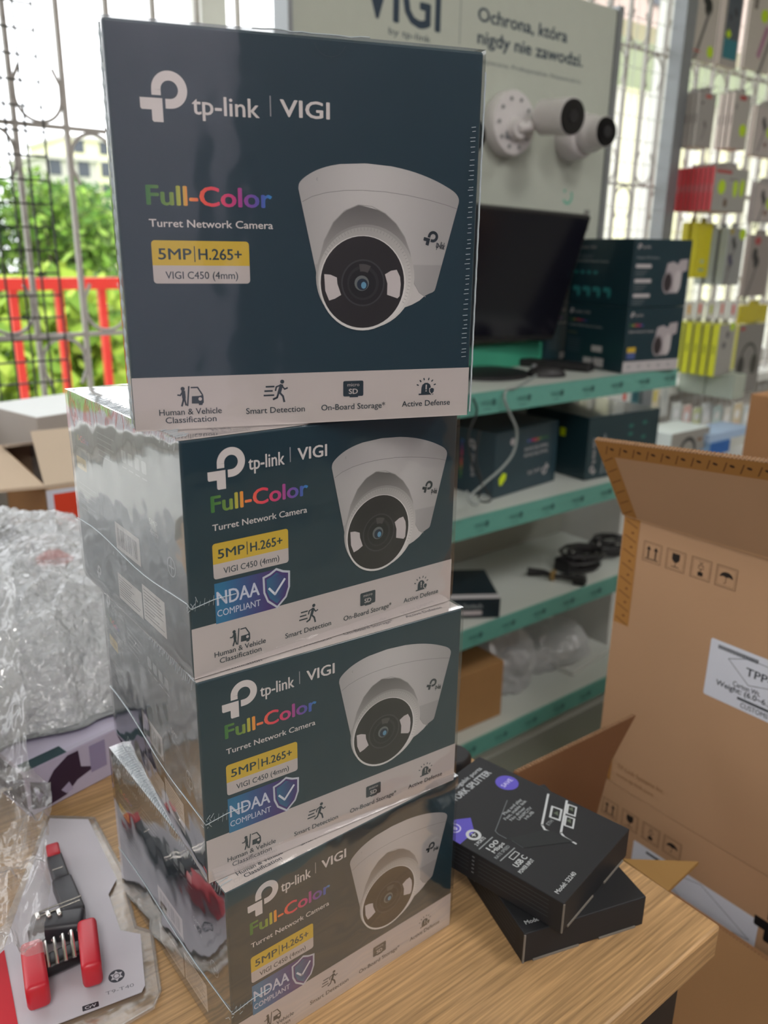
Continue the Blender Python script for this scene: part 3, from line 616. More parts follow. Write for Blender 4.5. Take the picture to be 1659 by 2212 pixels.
# cameras mounted on the board
def mount(T,x,y,z): return Matrix.Translation((x,y,z))@Matrix.Rotation(R(90),4,'X')@T   # local z -> -y
pb=at(1100,268,y=1.09)
t=thing('bullet_camera','white bullet camera with black front on a round base, upper centre of the board','security camera',(pb.x,1.105,pb.z))
RX=Matrix.Rotation(R(90),4,'X')
def lth(prof,**k): return MB().lathe(prof,T=RX,**k)
lth([(0,.0),(.066,.0),(.068,.004),(.068,.026),(.064,.032),(.02,.034),(0,.034)],n=40).build('junction_base',M_plas,t,smooth=True)
for k in range(10):
    a=k*.63; MB().cyl((0,-.0335,0),(0,-.0348,0),.0042,n=10).build('screw',M_alu,t,loc=(.05*math.cos(a),0,.05*math.sin(a)))
MB().box((-.03,-.036,-.034),(-.006,-.034,-.018),r=.0008,seg=1).build('cable_port',M_alu,t)
MB().cyl((.0,-.034,-.012),(.0,-.05,-.012),.026,.02).build('arm_foot',M_plas,t,smooth=True)
pf=at(1236,252,y=.955); pk=at(1168,254,y=1.05); f0=Vector(pf)-t.location; k0=Vector((pf.x+.004,1.045,pf.z+.008))-t.location
MB().tube([(0,-.045,-.012),(.02,-.06,-.008),Vector(k0)+Vector((-.03,.012,-.012)),Vector(k0)],[.012,.011,.010,.012],n=14).build('arm',M_plas,t,smooth=True)
d=(f0-k0)
bb=MB().cyl(k0,k0+d*.08,.026,.036,n=36); bb.cyl(k0+d*.08,f0,.036,.0375,n=36); bb.build('camera_barrel',M_plas,t,smooth=True)
MB().cyl(f0,f0+d.normalized()*.004,.0355,.0345,n=36).build('front_glass',M_blkp,t)
MB().cyl(f0+d.normalized()*.0045,f0+d.normalized()*.006,.013,.012,n=24).build('lens',M_blkr,t)
def turret(px,py,label,yb,r=.056,k=1.0):
    p=at(px,py,y=.996); t=thing('turret_camera',label,'security camera',(p.x-.002,1.105,p.z-.002))
    lth([(0,0),(r,0),(r,.012),(r*.93,.038),(r*.8,.045),(0,.045)],n=40).build('cup_base',M_plas,t,smooth=True)
    mb=MB(); bm=bmesh.new(); bmesh.ops.create_uvsphere(bm,u_segments=32,v_segments=20,radius=.042); mb.bm(bm,(.8,.8,.8),T=Matrix.Translation((.008,-.055,.002))); mb.build('ball',M_plas,t,smooth=True)
    q=Vector((-.10,-.99,.0)).normalized(); c=Vector((.008,-.055,.002))
    MB().cyl(c+q*.018,c+q*.05,.036,.033,n=32).build('hood',M_plas,t,smooth=True)
    fg=MB().cyl(c+q*.05,c+q*.054,.032,.030,n=32).build('front_glass',M_blkp,t); g_=bpy.data.objects[fg.name]; MB().cyl(c+q*.054,c+q*.0555,.012,n=20).build('lens',M_blkr,g_)
turret(1312,284,'white turret camera with dark lens mounted at the right edge of the board',1.105)
turret(1024,292,'white turret camera half hidden behind the right edge of the top carton',1.105)
# monitor
mt=thing('monitor','black flat-screen monitor tipped forward on the top shelf, screen off','monitor')
u=Vector((.9959,-.085,-.0307)); v=Vector((.0058,-.2789,.9603)); u.normalize(); v=(v-u*v.dot(u)).normalized(); n_=v.cross(u)*-1
M4=Matrix((u,-u.cross(v),v)).transposed().to_4x4(); TR=Vector((1.4133,.93,.4932))
M4.translation=TR-u*.5-v*.29; mt.matrix_world=M4
M_scr=mat('dark_switched_off_screen','15151f',rough=.18,var=.1,spec=.4)
MB().box((0,0,0),(.5,.022,.29),r=.003).build('bezel',M_blkr,mt); MB().box((.006,-.001,.014),(.494,0,.284)).build('screen',M_scr,mt)
MB().box((.16,.022,.05),(.34,.05,.22),r=.01).build('rear_housing',M_blkr,mt)
MB().box((.22,.03,-.03),(.28,.05,.12),r=.004).build('stand_neck',M_blkr,mt)
bm_=MB().lathe([(0,0),(.1,0),(.1,.008),(.02,.014),(0,.014)],n=40); o=bm_.build('stand_base',M_blkr,mt,smooth=True); o.matrix_parent_inverse=M4.inverted(); o.location=(1.17,1.0,.1525)
# ---- teal product cartons on the shelves
def carton(name,label,x,y,z,yaw,w,d,h,cols,art=None,group='dark teal cartons on the shelves',m=None):
    t=thing(name,label,'box',(x,y,z+.0005),(0,0,R(yaw)),group=group); mb=MB().box((0,0,0),(w,d,h),cols,r=.001,seg=1)
    if art: art(mb,w*1000,d*1000,h*1000)
    mb.build('carton',m or M_print,t); return t
def art_bullet(A,x,y,k):
    A.poly([(x,y+20*k),(x+8*k,y+62*k),(x+26*k,y+66*k),(x+40*k,y+60*k),(x+46*k,y+70*k),(x+70*k,y+72*k),(x+70*k,y+48*k),(x+56*k,y+44*k),(x+54*k,y+10*k),(x+40*k,y),(x+12*k,y)],'a9a2a6')
    A.ell(x+14*k,y+22*k,16*k,24*k,'8a8488',24); A.ell(x+14*k,y+22*k,12*k,19*k,'2f282b',24); A.ell(x+44*k,y+24*k,11*k,24*k,'bdb8ba',20)
def art_f1(mb,w,d,h,badge=True,low=True,swap=False):
    if swap:
        B=Art(mb,(0,0,0),(1,0,0),(0,0,1),step=.0002); side_f1(B,w,d,h,low); return
    A=Art(mb,(0,0,0),(1,0,0),(0,0,1),step=.0002); mark(A,10,h-22,12,'bdb8ba'); A.text('tp-link',25,50,h-20,6,'a9a5a8',.02)
    if low:
        A.rect(1,1,w-1,26,'b9b5b8')
        for k in range(5): A.arc(20+k*32,14,3,4.5,0,360,'6a7076',n=10)
        A.text('Full-Color',10,55,h-42,6,lambda x,y:rainbow(x,y,10,55),.03); A.text('Bullet Network Camera',10,90,h-56,5,'b5b1b4',.02); A.rect(10,46,36,58,'c7a937'); A.rect(10,32,36,46,'4a5a90'); art_bullet(A,w*.5,36,1.05)
    else:
        A.text('Outdoor PTZ Camera',10,80,h-42,4.5,'8f959a',.02)
        for k,(a,b) in enumerate(((10,58),(10,62),(10,62))): A.rect(a,h-62-k*32,b,h-54-k*32,'b5b1b4',r=2); [A.rect(a,h-68-k*32-j*5,a+40-j*6,h-67-k*32-j*5,'7d8488') for j in range(3)]
        art_bullet(A,w*.55,30,1.05)
    side_f1(Art(mb,(0,d/1000,0),(0,-1,0),(0,0,1),step=.0002),w,d,h,low)
def side_f1(B,w,d,h,low):
    mark(B,10,h-24,13,'bdb8ba'); B.text('tp-link | VIGI',26,80,h-21,5.5,'a9a5a8',.02)
    B.text('Full-Color',10,75,h-40,5,lambda x,y:rainbow(x,y,10,75) if low else (.45,.45,.48),.02); B.text('Outdoor Bullet Network Camera',10,125,h-52,5,'9aa0a4',.02)
    if low:
        B.rect(95,40,130,54,'b5b1b4'); B.rect(70,8,100,24,'b5b1b4'); B.rect(105,6,138,26,'b5b1b4'); B.text('VIGI C350',10,40,h-70,4,'8c8248')
        for k in range(6): B.rect(10,64-k*6,55,65-k*6,'59656b')
    else:
        for k in range(4): B.ell(20+k*22,72,7,4,'2f7d80',12)
        for k in range(4): B.rect(14+k*34,30,30+k*34,40,'2f7d80'); B.ell(34+k*34,28,6,12,'2f7d80',12)
        for k in range(4): B.rect(10,96+k*4,80-k*8,96.8+k*4,'59656b')
c0=Vector((1.4545,.838,0)); yw=-9
for (dx,dy,nm) in ((0,0,'right'),(-.135,.125,'left')):
    for j in range(2):
        carton('camera_carton',('dark teal camera carton, %s of the right pair on the top shelf'%(('lower','upper')[j])) if nm=='right' else 'dark teal camera carton, %s of the pair half hidden behind the monitor'%(('lower','upper')[j]),c0.x if nm=='right' else 1.425,c0.y if nm=='right' else 1.047,.1525+.148*j,yw if nm=='right' else 8,.182 if nm=='right' else .15,.20 if nm=='right' else .052,.147,'12303a',(lambda mb,w,d,h,j=j,nm=nm:art_f1(mb,w,d,h,low=(j==0),swap=(nm=='left'))))
def art_s2(mb,w,d,h):
    A=Art(mb,(0,0,0),(1,0,0),(0,0,1),step=.0002); o=A
    A.rot=math.pi; A.ox=w; A.oy=h
    mark(A,30,h-50,26,'a9a5a8'); A.text('tp-link | VIGI',62,110,h-42,9,'a9a5a8',.02)
    for k in range(2): A.text('Network Video Recorder',40,130,62-k*14,9,'a5a3a6',.02)
    A.text('Full-Color 8 Channels',40,120,30,7,lambda x,y:rainbow(x,y,60,120),.03); A.ell(w-60,26,8,8,'a9a5a8',16)
    A.rot=0; A.ox=A.oy=0; A.poly([(18,42),(32,54),(44,50),(42,38),(28,26),(20,28)],'c9e000')
    B=Art(mb,(0,d/1000,0),(0,-1,0),(0,0,1),step=.0002); B.rot=math.pi/2; B.ox=d*.72; B.oy=0
    B.text('tp-link VIGI',40,90,0,12,'a9a5a8',.02); mark(B,100,-6,24,'a9a5a8'); B.ox=d*.55; B.text('Full-Color security',30,120,0,9,lambda x,y:rainbow(x,y,30,120),.02); B.ox=d*.4; B.text('Smart 16 channel',60,130,0,9,'8f9599',.02)
def art_s2b(mb,w,d,h):
    A=Art(mb,(0,0,0),(1,0,0),(0,0,1),step=.0002); A.rot=math.pi/2; A.ox=28
    mark(A,12,-8,22,'a9a5a8'); A.text('tp-link VIGI',38,100,-2,12,'a9a5a8',.02); A.ox=58; A.text('Network Recorder',12,110,-4,10,'9aa0a4',.02); A.text('PoE+ storage',12,80,-20,10,'9aa0a4',.02)
    A.rot=0; A.ox=0
    for x,y in ((150,118),(150,98),(200,122),(200,86)): A.ell(x,y,9,5,'2b6a62',12)
    B=Art(mb,(0,d/1000,0),(0,-1,0),(0,0,1),step=.0002); B.rect(120,95,138,115,'c9e000'); 
    for k in range(4): B.rect(60,126-k*28,110,128-k*28,'4c5a60')
carton('recorder_carton','dark teal carton with price tag lying upside down at left on the second shelf',1.105,.888,-.1015,6,.235,.2,.146,'1d3743',art_s2)
carton('recorder_carton','dark teal carton with price tag on the second shelf, behind the open brown carton flap',1.394,.868,-.1015,-4,.255,.21,.152,'1a343c',art_s2b)
def art_s3(mb,w,d,h):
    A=Art(mb,(0,0,0),(1,0,0),(0,0,1),step=.0002); A.text('VIGI PoE Switch',w-150,w-40,24,11,'8f9599',.03); A.rect(w-100,8,w-40,18,'b9b0b4',r=3); A.ell(w-160,12,7,7,'b9b0b4')
    B=Art(mb,(0,0,h/1000),(1,0,0),(0,1,0),step=.0002); B.rect(0,0,w,22,'cfccd0')
carton('switch_carton','flat dark carton with a white front edge at left on the third shelf',.905,.944,-.3565,-33,.215,.17,.047,'14252f',art_s3)
gb=MB().box((1.07,1.055,.1525),(1.435,1.095,.206),r=.002).build('green_carton',mat('green_card','3d9a7c',rough=.5,var=.05)); tag(gb,'low green carton at the back of the top shelf below the monitor','box')
# mouse, black bar, cables
p=at(1180,800,z=.165); ms=MB(); bm=bmesh.new(); bmesh.ops.create_uvsphere(bm,u_segments=28,v_segments=16,radius=1)
for vv in bm.verts: vv.co=Vector((vv.co.x*.045,vv.co.y*.03,max(-.0,vv.co.z)*.026))
ms.bm(bm,(.1,.1,.1)); mo=thing('computer_mouse','black rounded mouse on the top shelf in front of the black bar','mouse',(p.x,p.y,.153),(0,0,R(-35)))
ms.build('shell',M_blkr,mo,smooth=True); MB().cyl((-.028,-.004,.02),(-.028,.004,.02),.006).build('wheel',M_alu,mo)
kb=MB().box((-.11,-.02,0),(.11,.02,.018),r=.004).build('sound_bar',M_blkr,loc=(1.385,1.0,.1530),rot=(0,0,R(-72))); tag(kb,'long black bar lying behind the mouse on the top shelf','bar')
def cable(label,pts,r,m,name='cable'):
    P=[Vector(p) for p in pts]; out=[]
    for i in range(len(P)-1):
        a,b,c,d=P[max(i-1,0)],P[i],P[i+1],P[min(i+2,len(P)-1)]
        for k in range(6):
            t=k/6; out.append(.5*((2*b)+(c-a)*t+(2*a-5*b+4*c-d)*t*t+(3*b-a-3*c+d)*t**3))
    out.append(P[-1]); o=MB().tube(out,r,n=8).build(name,m,smooth=True); return tag(o,label,'cable')
M_cab=mat('grey_cable','8b9392',rough=.5); M_cabd=mat('dark_cable','24282a',rough=.5)
Y=.812
cable('grey cable running from the mouse over the front edge of the top shelf',[(p.x-.03,p.y,.157),at(1120,835,z=.155),at(1095,842,y=.823),at(1090,862,y=Y),at(1100,890,y=Y),at(1116,930,y=Y),at(1110,975,y=Y),at(1085,1010,y=Y),at(1045,1045,y=.80),at(1015,1075,y=.80),at(1030,1092,y=.79)],.0028,M_cab)
cable('thin dark cable looping down between the top and second shelves beside the stack',[at(1022,860,y=Y),at(1030,890,y=Y),at(1012,940,y=Y),at(1020,1000,y=Y),at(1045,1050,y=Y),at(1060,1080,y=.80),at(1035,1080,y=.80),at(1040,1040,y=.8),at(1028,990,y=Y),at(1036,930,y=Y)],.0022,M_cabd)
cable('thin grey cable loop hanging below the second shelf strip next to the stack',[at(1008,1060,y=.8),at(1015,1085,y=.79),at(1030,1090,y=.79),at(1042,1070,y=.8),at(1060,1078,y=.79)],.002,M_cab)
# cable bundles on the third shelf
def bundle(label,px,py,z,n,R0,seed,m,sq=.5):
    c=at(px,py,z=z); rnd=random.Random(seed); t=thing('cable_bundle',label,'cable',(c.x,c.y,z+.001))
    ph=rnd.random()
    pts=[]
    for i in range(n*10):
        a=i*.63+ph; rr=R0*(1+.3*math.sin(i*.37+seed)); pts.append((rr*math.cos(a),rr*sq*math.sin(a),.008+.022*(1+math.sin(i*.21+seed))*.8))
    MB().tube(pts,.0045,n=8).build('coil',m,t,smooth=True); MB().tube([(.003*math.cos(k),R0*sq+.01*math.sin(k),.02+.02*math.cos(k)) for k in range(8)],.003,n=6).build('twist_tie',M_white,t)
    return t
b1=bundle('black coiled cable bundle in torn clear plastic at right on the third shelf',1255,1225,-.3565,9,.055,3,M_blkr,.7)
MB().box((-.075,-.02,0),(-.015,.03,.035),r=.006).build('power_adapter',M_blkr,b1)
b2=bundle('second black coiled cable bundle, behind the first at right on the third shelf',1310,1195,-.3565,8,.05,9,M_blkr,.7)
p=at(1200,1240,z=-.34); cx=thing('connector_lead','short black lead with plugs lying at the front of the third shelf','cable',(p.x,p.y,-.3555),(0,0,R(-62)))
MB().tube([(-.07,0,.01),(-.03,.006,.012),(0,-.004,.012),(.04,.003,.012),(.075,-.006,.01)],[.011,.008,.006,.008,.009],n=10).build('lead',M_blkr,cx,smooth=True)
MB().box((-.012,-.011,0),(0,.011,.022),r=.002).build('clip',mat('yellow_clip','8a7040',rough=.5),cx); MB().box((.045,-.014,0),(.075,.012,.022),r=.003).build('plug',M_blkr,cx)
# crumpled film lumps
M_bagfilm=film('crumpled_clear_bag',gloss=.12,rough=.2,bump=.5,bscale=40,haze=.55,fres=1.5)
M_paper=mat('white_paper','c9ccc8',rough=.7,var=.05,scale=8)
def lump(name,label,cat,x,y,z,sx,sy,sz,seed,m,freq=9,amp=.35,yaw=0,sub=5,parent=None,fine=.08,ffreq=40):
    bm=bmesh.new(); bmesh.ops.create_icosphere(bm,subdivisions=sub,radius=1)
    for v in bm.verts:
        p=v.co.copy(); s_=Vector((seed*1.7,seed*.9,0)); q=Vector((p.x*sx,p.y*sy,p.z*sz))
        k=1+amp*(abs(noise.noise(q*freq+s_))*2-.5)+fine*(1-2*abs(noise.noise(q*ffreq+s_)))
        p=Vector((p.x*sx*k,p.y*sy*k,p.z*sz*k)); p.z=max(p.z,-sz*.55); v.co=p
    o=MB(); o.bm(bm,(.8,.8,.8)); ob=o.build(name,m,parent,smooth=True,loc=(x,y,z+sz*.55+.001),rot=(0,0,R(yaw)))
    if not parent: tag(ob,label,cat)
    return ob
lump('plastic_bag','crumpled clear grey plastic bag on the bottom shelf beside the brown box','plastic bag',1.255,.97,-.645,.10,.075,.10,4,M_bagfilm,amp=.3)
lump('plastic_bag','crumpled plastic bag behind the first one, towards the right end of the bottom shelf','plastic bag',1.45,1.0,-.645,.13,.09,.065,8,M_bagfilm,amp=.3,yaw=-20)
o=MB().box((0,0,0),(.2,.17,.012),r=.001).build('paper_sheaf',M_paper,loc=(1.44,.88,-.6445+.0),rot=(0,0,R(8))); tag(o,'white sheaf of papers at the right end of the bottom shelf','paper')
carton('brown_box','plain brown cardboard box at left on the bottom shelf',.93,.872,-.6445,-2,.222,.2,.145,'a37a4d',group=None,m=mat('kraft_card',rough=.85,attr=True,var=.06))
# ---------------------------------------------------------------- brown shipping cartons
M_kraft=mat('kraft_cardboard',rough=.85,attr=True,var=.06,scale=7,bump=.04,bscale=150,spec=.15)
KR='b18d6d'; INK='2c2622'
def symbols(A,u0,v0):
    for k,u in enumerate((u0,u0+26,u0+52.5,u0+78)):
        A.frame(u,v0,u+20,v0+20,.5,'5a4534'); A.frame(u+1.6,v0+1.6,u+18.4,v0+18.4,.3,'7a5f48'); c=u+10
        if k==0:
            for x in (c-4,c+4): A.path([(x,v0+4.5),(x,v0+14)],1.6,INK); A.poly([(x-2.6,v0+12.5),(x+2.6,v0+12.5),(x,v0+16.5)],INK)
            A.rect(c-7,v0+2.6,c+7,v0+3.6,INK)
        elif k==1:
            A.poly([(c-4,v0+17),(c+4,v0+17),(c+4.2,v0+11),(c+2,v0+8.4),(c,v0+7.8),(c-2,v0+8.4),(c-4.2,v0+11)],INK); A.path([(c,v0+8),(c,v0+4)],.7,INK); A.rect(c-4,v0+3.2,c+4,v0+3.9,INK)
        elif k==2:
            A.rect(c-2.6,v0+3,c+2.6,v0+7,INK); A.path([(c,v0+7),(c,v0+10)],.8,INK); A.frame(c-2.4,v0+10,c+2.4,v0+13,.4,INK); A.path([(c-2,v0+17),(c+2,v0+13.5)],.4,INK); A.path([(c+2,v0+17),(c-2,v0+13.5)],.4,INK)
        else:
            A.poly([(c-6.5,v0+9.5)]+[(c+6.5*math.cos(R(a)),v0+9.5+5.5*math.sin(R(a))) for a in range(170,9,-20)]+[(c+6.5,v0+9.5),(c+3,v0+10.6),(c,v0+9.7),(c-3,v0+10.6)],INK); A.path([(c,v0+9.5),(c,v0+4.5),(c-1.8,v0+4)],.5,INK)
def tape(A,u0,v0,u1,v1,vert,seed=1):
    A.rect(u0,v0,u1,v1,'a3743f'); rnd=random.Random(seed); L=(v1-v0) if vert else (u1-u0); x=4
    while x<L-6:
        if vert: A.path([(u0+2.5,v0+x+2),(u1-2.5,v0+x-3)],1.1,'6e4c2c'); A.ell((u0+u1)/2+2,v0+x+6,1.8,1.2,'6e4c2c',8)
        else: A.path([(u0+x,v0+3),(u0+x+5,v1-3)],1.1,'6e4c2c'); A.path([(u0+x+6,v0+3),(u0+x+11,v1-3)],1.0,'7b5632'); A.ell(u0+x+10,v0+(v1-v0)*.6,2.2,1.6,'4f3826',8)
        x+=15 if vert else 19
def shipper(label,x,y,z,w,d,h,low):
    t=thing('shipping_carton',label,'carton',(x,y,z),group='brown shipping cartons stacked on the floor')
    mb=MB(); th=.004
    # open-topped shell: four walls and a floor
    mb.box((0,-d,0),(th,0,h),KR).box((w-th,-d,0),(w,0,h),KR).box((th,-d,0),(w-th,-d+th,h),KR).box((th,-th,0),(w-th,0,h),KR).box((th,-d+th,0),(w-th,-th,th),KR)
    if low: mb.box((th,-d+th,h-th),(w-th,-th,h),'a8815c')
    A=Art(mb,(0,0,0),(0,-1,0),(0,0,1),step=.0001); H=h*1000
    symbols(A,26,H-42)
    if not low:
        tape(A,1,H-118,19,H-2,True); A.text('TP-Link Systems Inc.',26,84,22,5.5,'8a6647',.0); A.text('www.tp-link.com',26,72,12,4.5,'8a6647',.0); tape(A,1,2,19,48,True,5)
        A.rect(109,152,205,211,'cdd0da',r=2); A.path([(128,197),(146,204),(186,204),(168,197),(186,188),(150,179),(128,197)],.6,'5c5f66'); A.text('TPP-4',146,176,188,8,'3b3e44',.03)
        for k in range(26): A.rect(117+k*1.5,203+(k%2)*.3,118+k*1.5,207,'33363b')
        A.text('Carton Wt.',136,162,173,5,'33363b',.01); A.text('Weight: (6.0~6.3 kg)',120,185,167,5.5,'33363b',.02); A.rect(142,161.5,196,164,'4a4d52'); A.text('CUSTOMS',146,172,155,5,'44474c',.0)
    else:
        A.rect(70,178,211,254,'cdd0da',r=2); A.rect(86,247,120,250,'44474c'); A.path([(90,238),(150,252),(205,226),(150,215),(90,238)],.6,'5c5f66')
        o2=(A.ox,A.oy); mark(A,206,236,48,'1c1a1a')
    mb.build('carton',M_kraft,t); return t
CH=.306; CX=.53
up=shipper('open brown shipping carton on top of the stack, with a white address label',CX,.159,-.138,.38,.56,CH-.001,False)
shipper('brown shipping carton below the open one, its label partly hidden by a small flap',CX,.172,-.444,.38,.56,CH-.001,True)
shipper('lowest brown shipping carton of the stack, standing on the floor',CX,.168,-.75,.38,.56,CH-.001,True)
# flaps of the open carton (local coordinates relative to its corner)
O=up.location
def flap(t,pts,th,name='flap',art=None,m=M_kraft,col=KR):
    P=[Vector(p)-t.location for p in pts]; nrm=(P[1]-P[0]).cross(P[-1]-P[0]).normalized(); mb=MB(); mb.slab(P,nrm*th,col)
    if art: art(mb,P,nrm)
    mb.build(name,m,t)
    e=MB()
    a,b=P[-2],P[-1]; L=(b-a); nseg=int(L.length/.0035)
    for i in range(nseg):
        q=a+L*(i/nseg); e.slab([q,q+L/nseg*.55,q+L/nseg*.55+nrm*th,q+nrm*th],(P[-1]-P[0]).normalized()*.0009,'6f543f')
    e.build('torn_edge',M_edge,bpy.data.objects[t.name].children[-1] if False else t)
q0=at(1290,945,y=.159); pn_=Vector((q0.z-.168,0,CX-q0.x)); dr_=ray(1659,992); tt_=(Vector((CX,0,.168))-CP).dot(pn_)/dr_.dot(pn_); q1=CP+dr_*tt_; q1=q0+(q1-q0)*((-.40-q0.y)/(q1.y-q0.y))
def fa(mb,P,nrm):
    U=(P[1]-P[0]).normalized(); V=(P[-1]-P[0]); V=(V-U*V.dot(U)); L=V.length*1000; V.normalize(); A=Art(mb,P[0]+nrm*.004,U,V,step=.0001); A.N=nrm
    sk=(P[-1]-P[0]).dot(U)*1000
    A.poly([(0,0),(17,0),(17+sk,L),(sk,L)],'a3743f')
    for k in range(7): x=sk*(k+.5)/7; A.path([(x+3,L*(k+.2)/7),(x+14,L*(k+.7)/7)],1.1,'6e4c2c')
    W_=((P[-2]-P[-1]).length)*1000; s2=((P[-2]-P[-1]).dot(V))*1000/W_
    A.poly([(sk,L),(sk,L-19),(sk+W_,L-19+s2*W_),(sk+W_,L+s2*W_)],'a3743f')
    for k in range(int(W_/15)):
        x=sk+8+k*15; y=L+s2*(x-sk); A.path([(x,y-16),(x+5,y-5)],1.1,'6e4c2c'); A.ell(x+9,y-8,2.4,1.7,'4a3424',8)
flap(up,[(CX,.159,.168),(CX,-.40,.168),q1[:],q0[:]],.004,art=fa)
# crease lip along the fold
lp=MB().tube([(0,-.001,CH-.001),(-.001,-.28,CH-.0008),(0,-.559,CH-.001)],.0035,n=8,col='b9926e'); lp.build('crease',M_kraft,up)
flap(up,[(CX+.38,-.40,.168),(CX+.38,.159,.168),(CX+.40,.159,.02+.168),(CX+.40,-.40,.188)],.004)
# tall carton far right
pa=at(1622,850,x=1.25); tc_=thing('tall_carton','tall brown carton standing at the right edge, behind the open carton','carton',(1.25,pa.y,-.75))
mb=MB().box((0,-.42,0),(.34,0,pa.z+.75),'a87d58',r=.002); mb.build('carton',M_kraft,tc_); MB().box((-.0015,-.24,.1),(-.0003,-.19,pa.z+.745)).build('packing_tape',mat('packing_tape','8d5f38',rough=.3),tc_)
# open carton squeezed between desk and stack
oc=thing('open_carton','dark open brown carton squeezed between the desk and the carton stack','carton',(.315,.078,-.75))
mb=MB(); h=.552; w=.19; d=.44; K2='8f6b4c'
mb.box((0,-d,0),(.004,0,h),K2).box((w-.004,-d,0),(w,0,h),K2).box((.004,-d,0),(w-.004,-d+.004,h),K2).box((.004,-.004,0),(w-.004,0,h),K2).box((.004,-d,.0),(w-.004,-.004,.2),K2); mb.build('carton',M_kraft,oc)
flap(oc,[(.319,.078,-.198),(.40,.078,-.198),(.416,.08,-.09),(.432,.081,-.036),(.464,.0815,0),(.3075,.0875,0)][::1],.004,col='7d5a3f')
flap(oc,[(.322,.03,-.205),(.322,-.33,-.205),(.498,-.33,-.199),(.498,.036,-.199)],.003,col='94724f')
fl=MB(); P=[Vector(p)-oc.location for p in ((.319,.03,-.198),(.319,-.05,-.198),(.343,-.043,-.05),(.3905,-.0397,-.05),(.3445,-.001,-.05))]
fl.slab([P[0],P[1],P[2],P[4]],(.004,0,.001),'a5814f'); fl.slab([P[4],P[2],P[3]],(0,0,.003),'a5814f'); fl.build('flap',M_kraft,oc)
# ---------------------------------------------------------------- black splitter boxes
def art_split(mb,w,d,h):
    A=Art(mb,(0,0,h/1000),(1,0,0),(0,1,0),step=.00004); G='b9bdc0'; g2='8f9497'
    A.text('Model: S2240',4.7,27.3,6.4,3.0,G,.02)
    A.text('NETWORK SPLITTER',18,77.6,103.4,5.6,'a9adb1',.04); A.text('Gigabit ports',44,77,111.5,3.6,'a9adb1',.03)
    A.ell(75.4,88.7,8.4,8.4,'5a50b4',30); A.rot=R(0); A.text('SAVE',69.5,81,87,3.6,'b9b5dd',.03)
    A.poly([(0,76),(16,76),(26,86),(12,97),(0,97)],'5a50b4'); A.arc(10,88,3.6,4.6,0,360,'b9b5dd'); A.ell(10,88,1.6,2.4,'b9b5dd',10)
    A.arc(13.2,74.6,3.1,5.2,0,360,G); A.path([(11.6,74.6),(14.8,74.6)],.8,G); A.path([(13.2,73),(13.2,76.2)],.8,G); A.text('2 PORTS',6,16,66.6,2.6,G,.03)
    A.path([(4.5,64.1),(19.7,64)],.8,g2); A.text('100',8,19,58.2,3.4,G,.04); A.text('Mbps',8,20,54.4,3.0,G,.04); A.text('RATE SPEED',4.5,20,50.4,2.4,g2,.02)
    A.path([(4.8,48),(20.8,47.6)],.8,g2); A.frame(11,42.4,18.5,45.6,.6,G); A.text('USB C',7,19,36.6,4.0,G,.04); A.text('POWER INPUT',4,19.6,32,2.8,G,.02)
    A.path([(84,59.5),(52.5,46),(49.5,42)],1.5,G); A.path([(49.5,42),(50.6,32.4)],1.3,G)
    A.path([(86.4,46),(54,32.5),(52,29)],1.5,G); A.path([(52,29),(51.2,19.8)],1.3,G)
    def port(x,y,s=1):
        A.put([(x+a*s,y+b*s) for a,b in ((0,0),(12,5),(10.5,13),(-1.5,8))],[(0,1,2,3)],G); A.put([(x+a*s,y+b*s) for a,b in ((1.3,2),(10.4,5.8),(9.5,11),(0,7))],[(0,1,2,3)],'1d1f20'); A.poly([(x+4,y+4),(x+8,y+6.5),(x+4.5,y+8)],'5a6455')
    port(64,38.5); port(75,33,.85); port(63,28,.85)
    A.text('ETH',55,61,42,2.6,g2,.02)
    A.path([(58.4,77.5),(26,66),(24.7,63),(24.8,56.5)],.55,'6a6f73'); A.path([(25.7,52.8),(24.7,43.4)],.4,'5d6266')
    A.poly([(25,56),(49,42),(52,36),(52,22),(24.7,43.4),(25.7,53)],'26292b')
    for k,(a,b) in enumerate(((44,66),(40,67),(42,60),(46,63),(50,60))): A.text(('Plug and play','Fast, stable link','No driver','LAN/PC/TV','HUB')[k],a,b,70-k*3.4,2.4,'a0a5a8',.03)
    B=Art(mb,(0,d/1000,0),(0,-1,0),(0,0,1),step=.00004)
    for k in range(5): B.rect(d*.05,h-4-k*3,d*.44,h-3.5-k*3,'3c3f42'); B.rect(d*.5,h-4-k*3,d*.92,h-3.5-k*3,'3c3f42'); B.rect(d*.46,h-4.3-k*3,d*.475,h-3.3-k*3,'6a6d70'); B.rect(d*.02,h-4.3-k*3,d*.035,h-3.3-k*3,'6a6d70')
def splitter(label,x,y,z,yaw):
    t=thing('splitter_box',label,'box',(x,y,z),(0,0,R(yaw)),group='black network splitter boxes on the desk')
    w,d,h=.0888,.1225,.0222; mb=MB().box((0,0,0),(w,d,h),'232427',r=.0006,seg=2); art_split(mb,w*1000,d*1000,h*1000); mb.build('carton',M_matte,t)
    e=MB().box((-.0003,-.0006,.0004),(.0008,.0003,h-.0006)).box((w*.08,-.0007,-.0001),(w*.45,.0001,.0012)).box((w*.62,-.0007,-.0001),(w*.93,.0001,.0012)); e.build('lid_tuck',mat('tuck_flap_edge','77726a',rough=.7),t)
splitter('lower black splitter box lying askew on the desk under the other',.1696,-.0494,.0003,-17.4)
splitter('upper black splitter box with white port drawing and purple spot on its lid',.1872,-.0625,.0229,10.7)
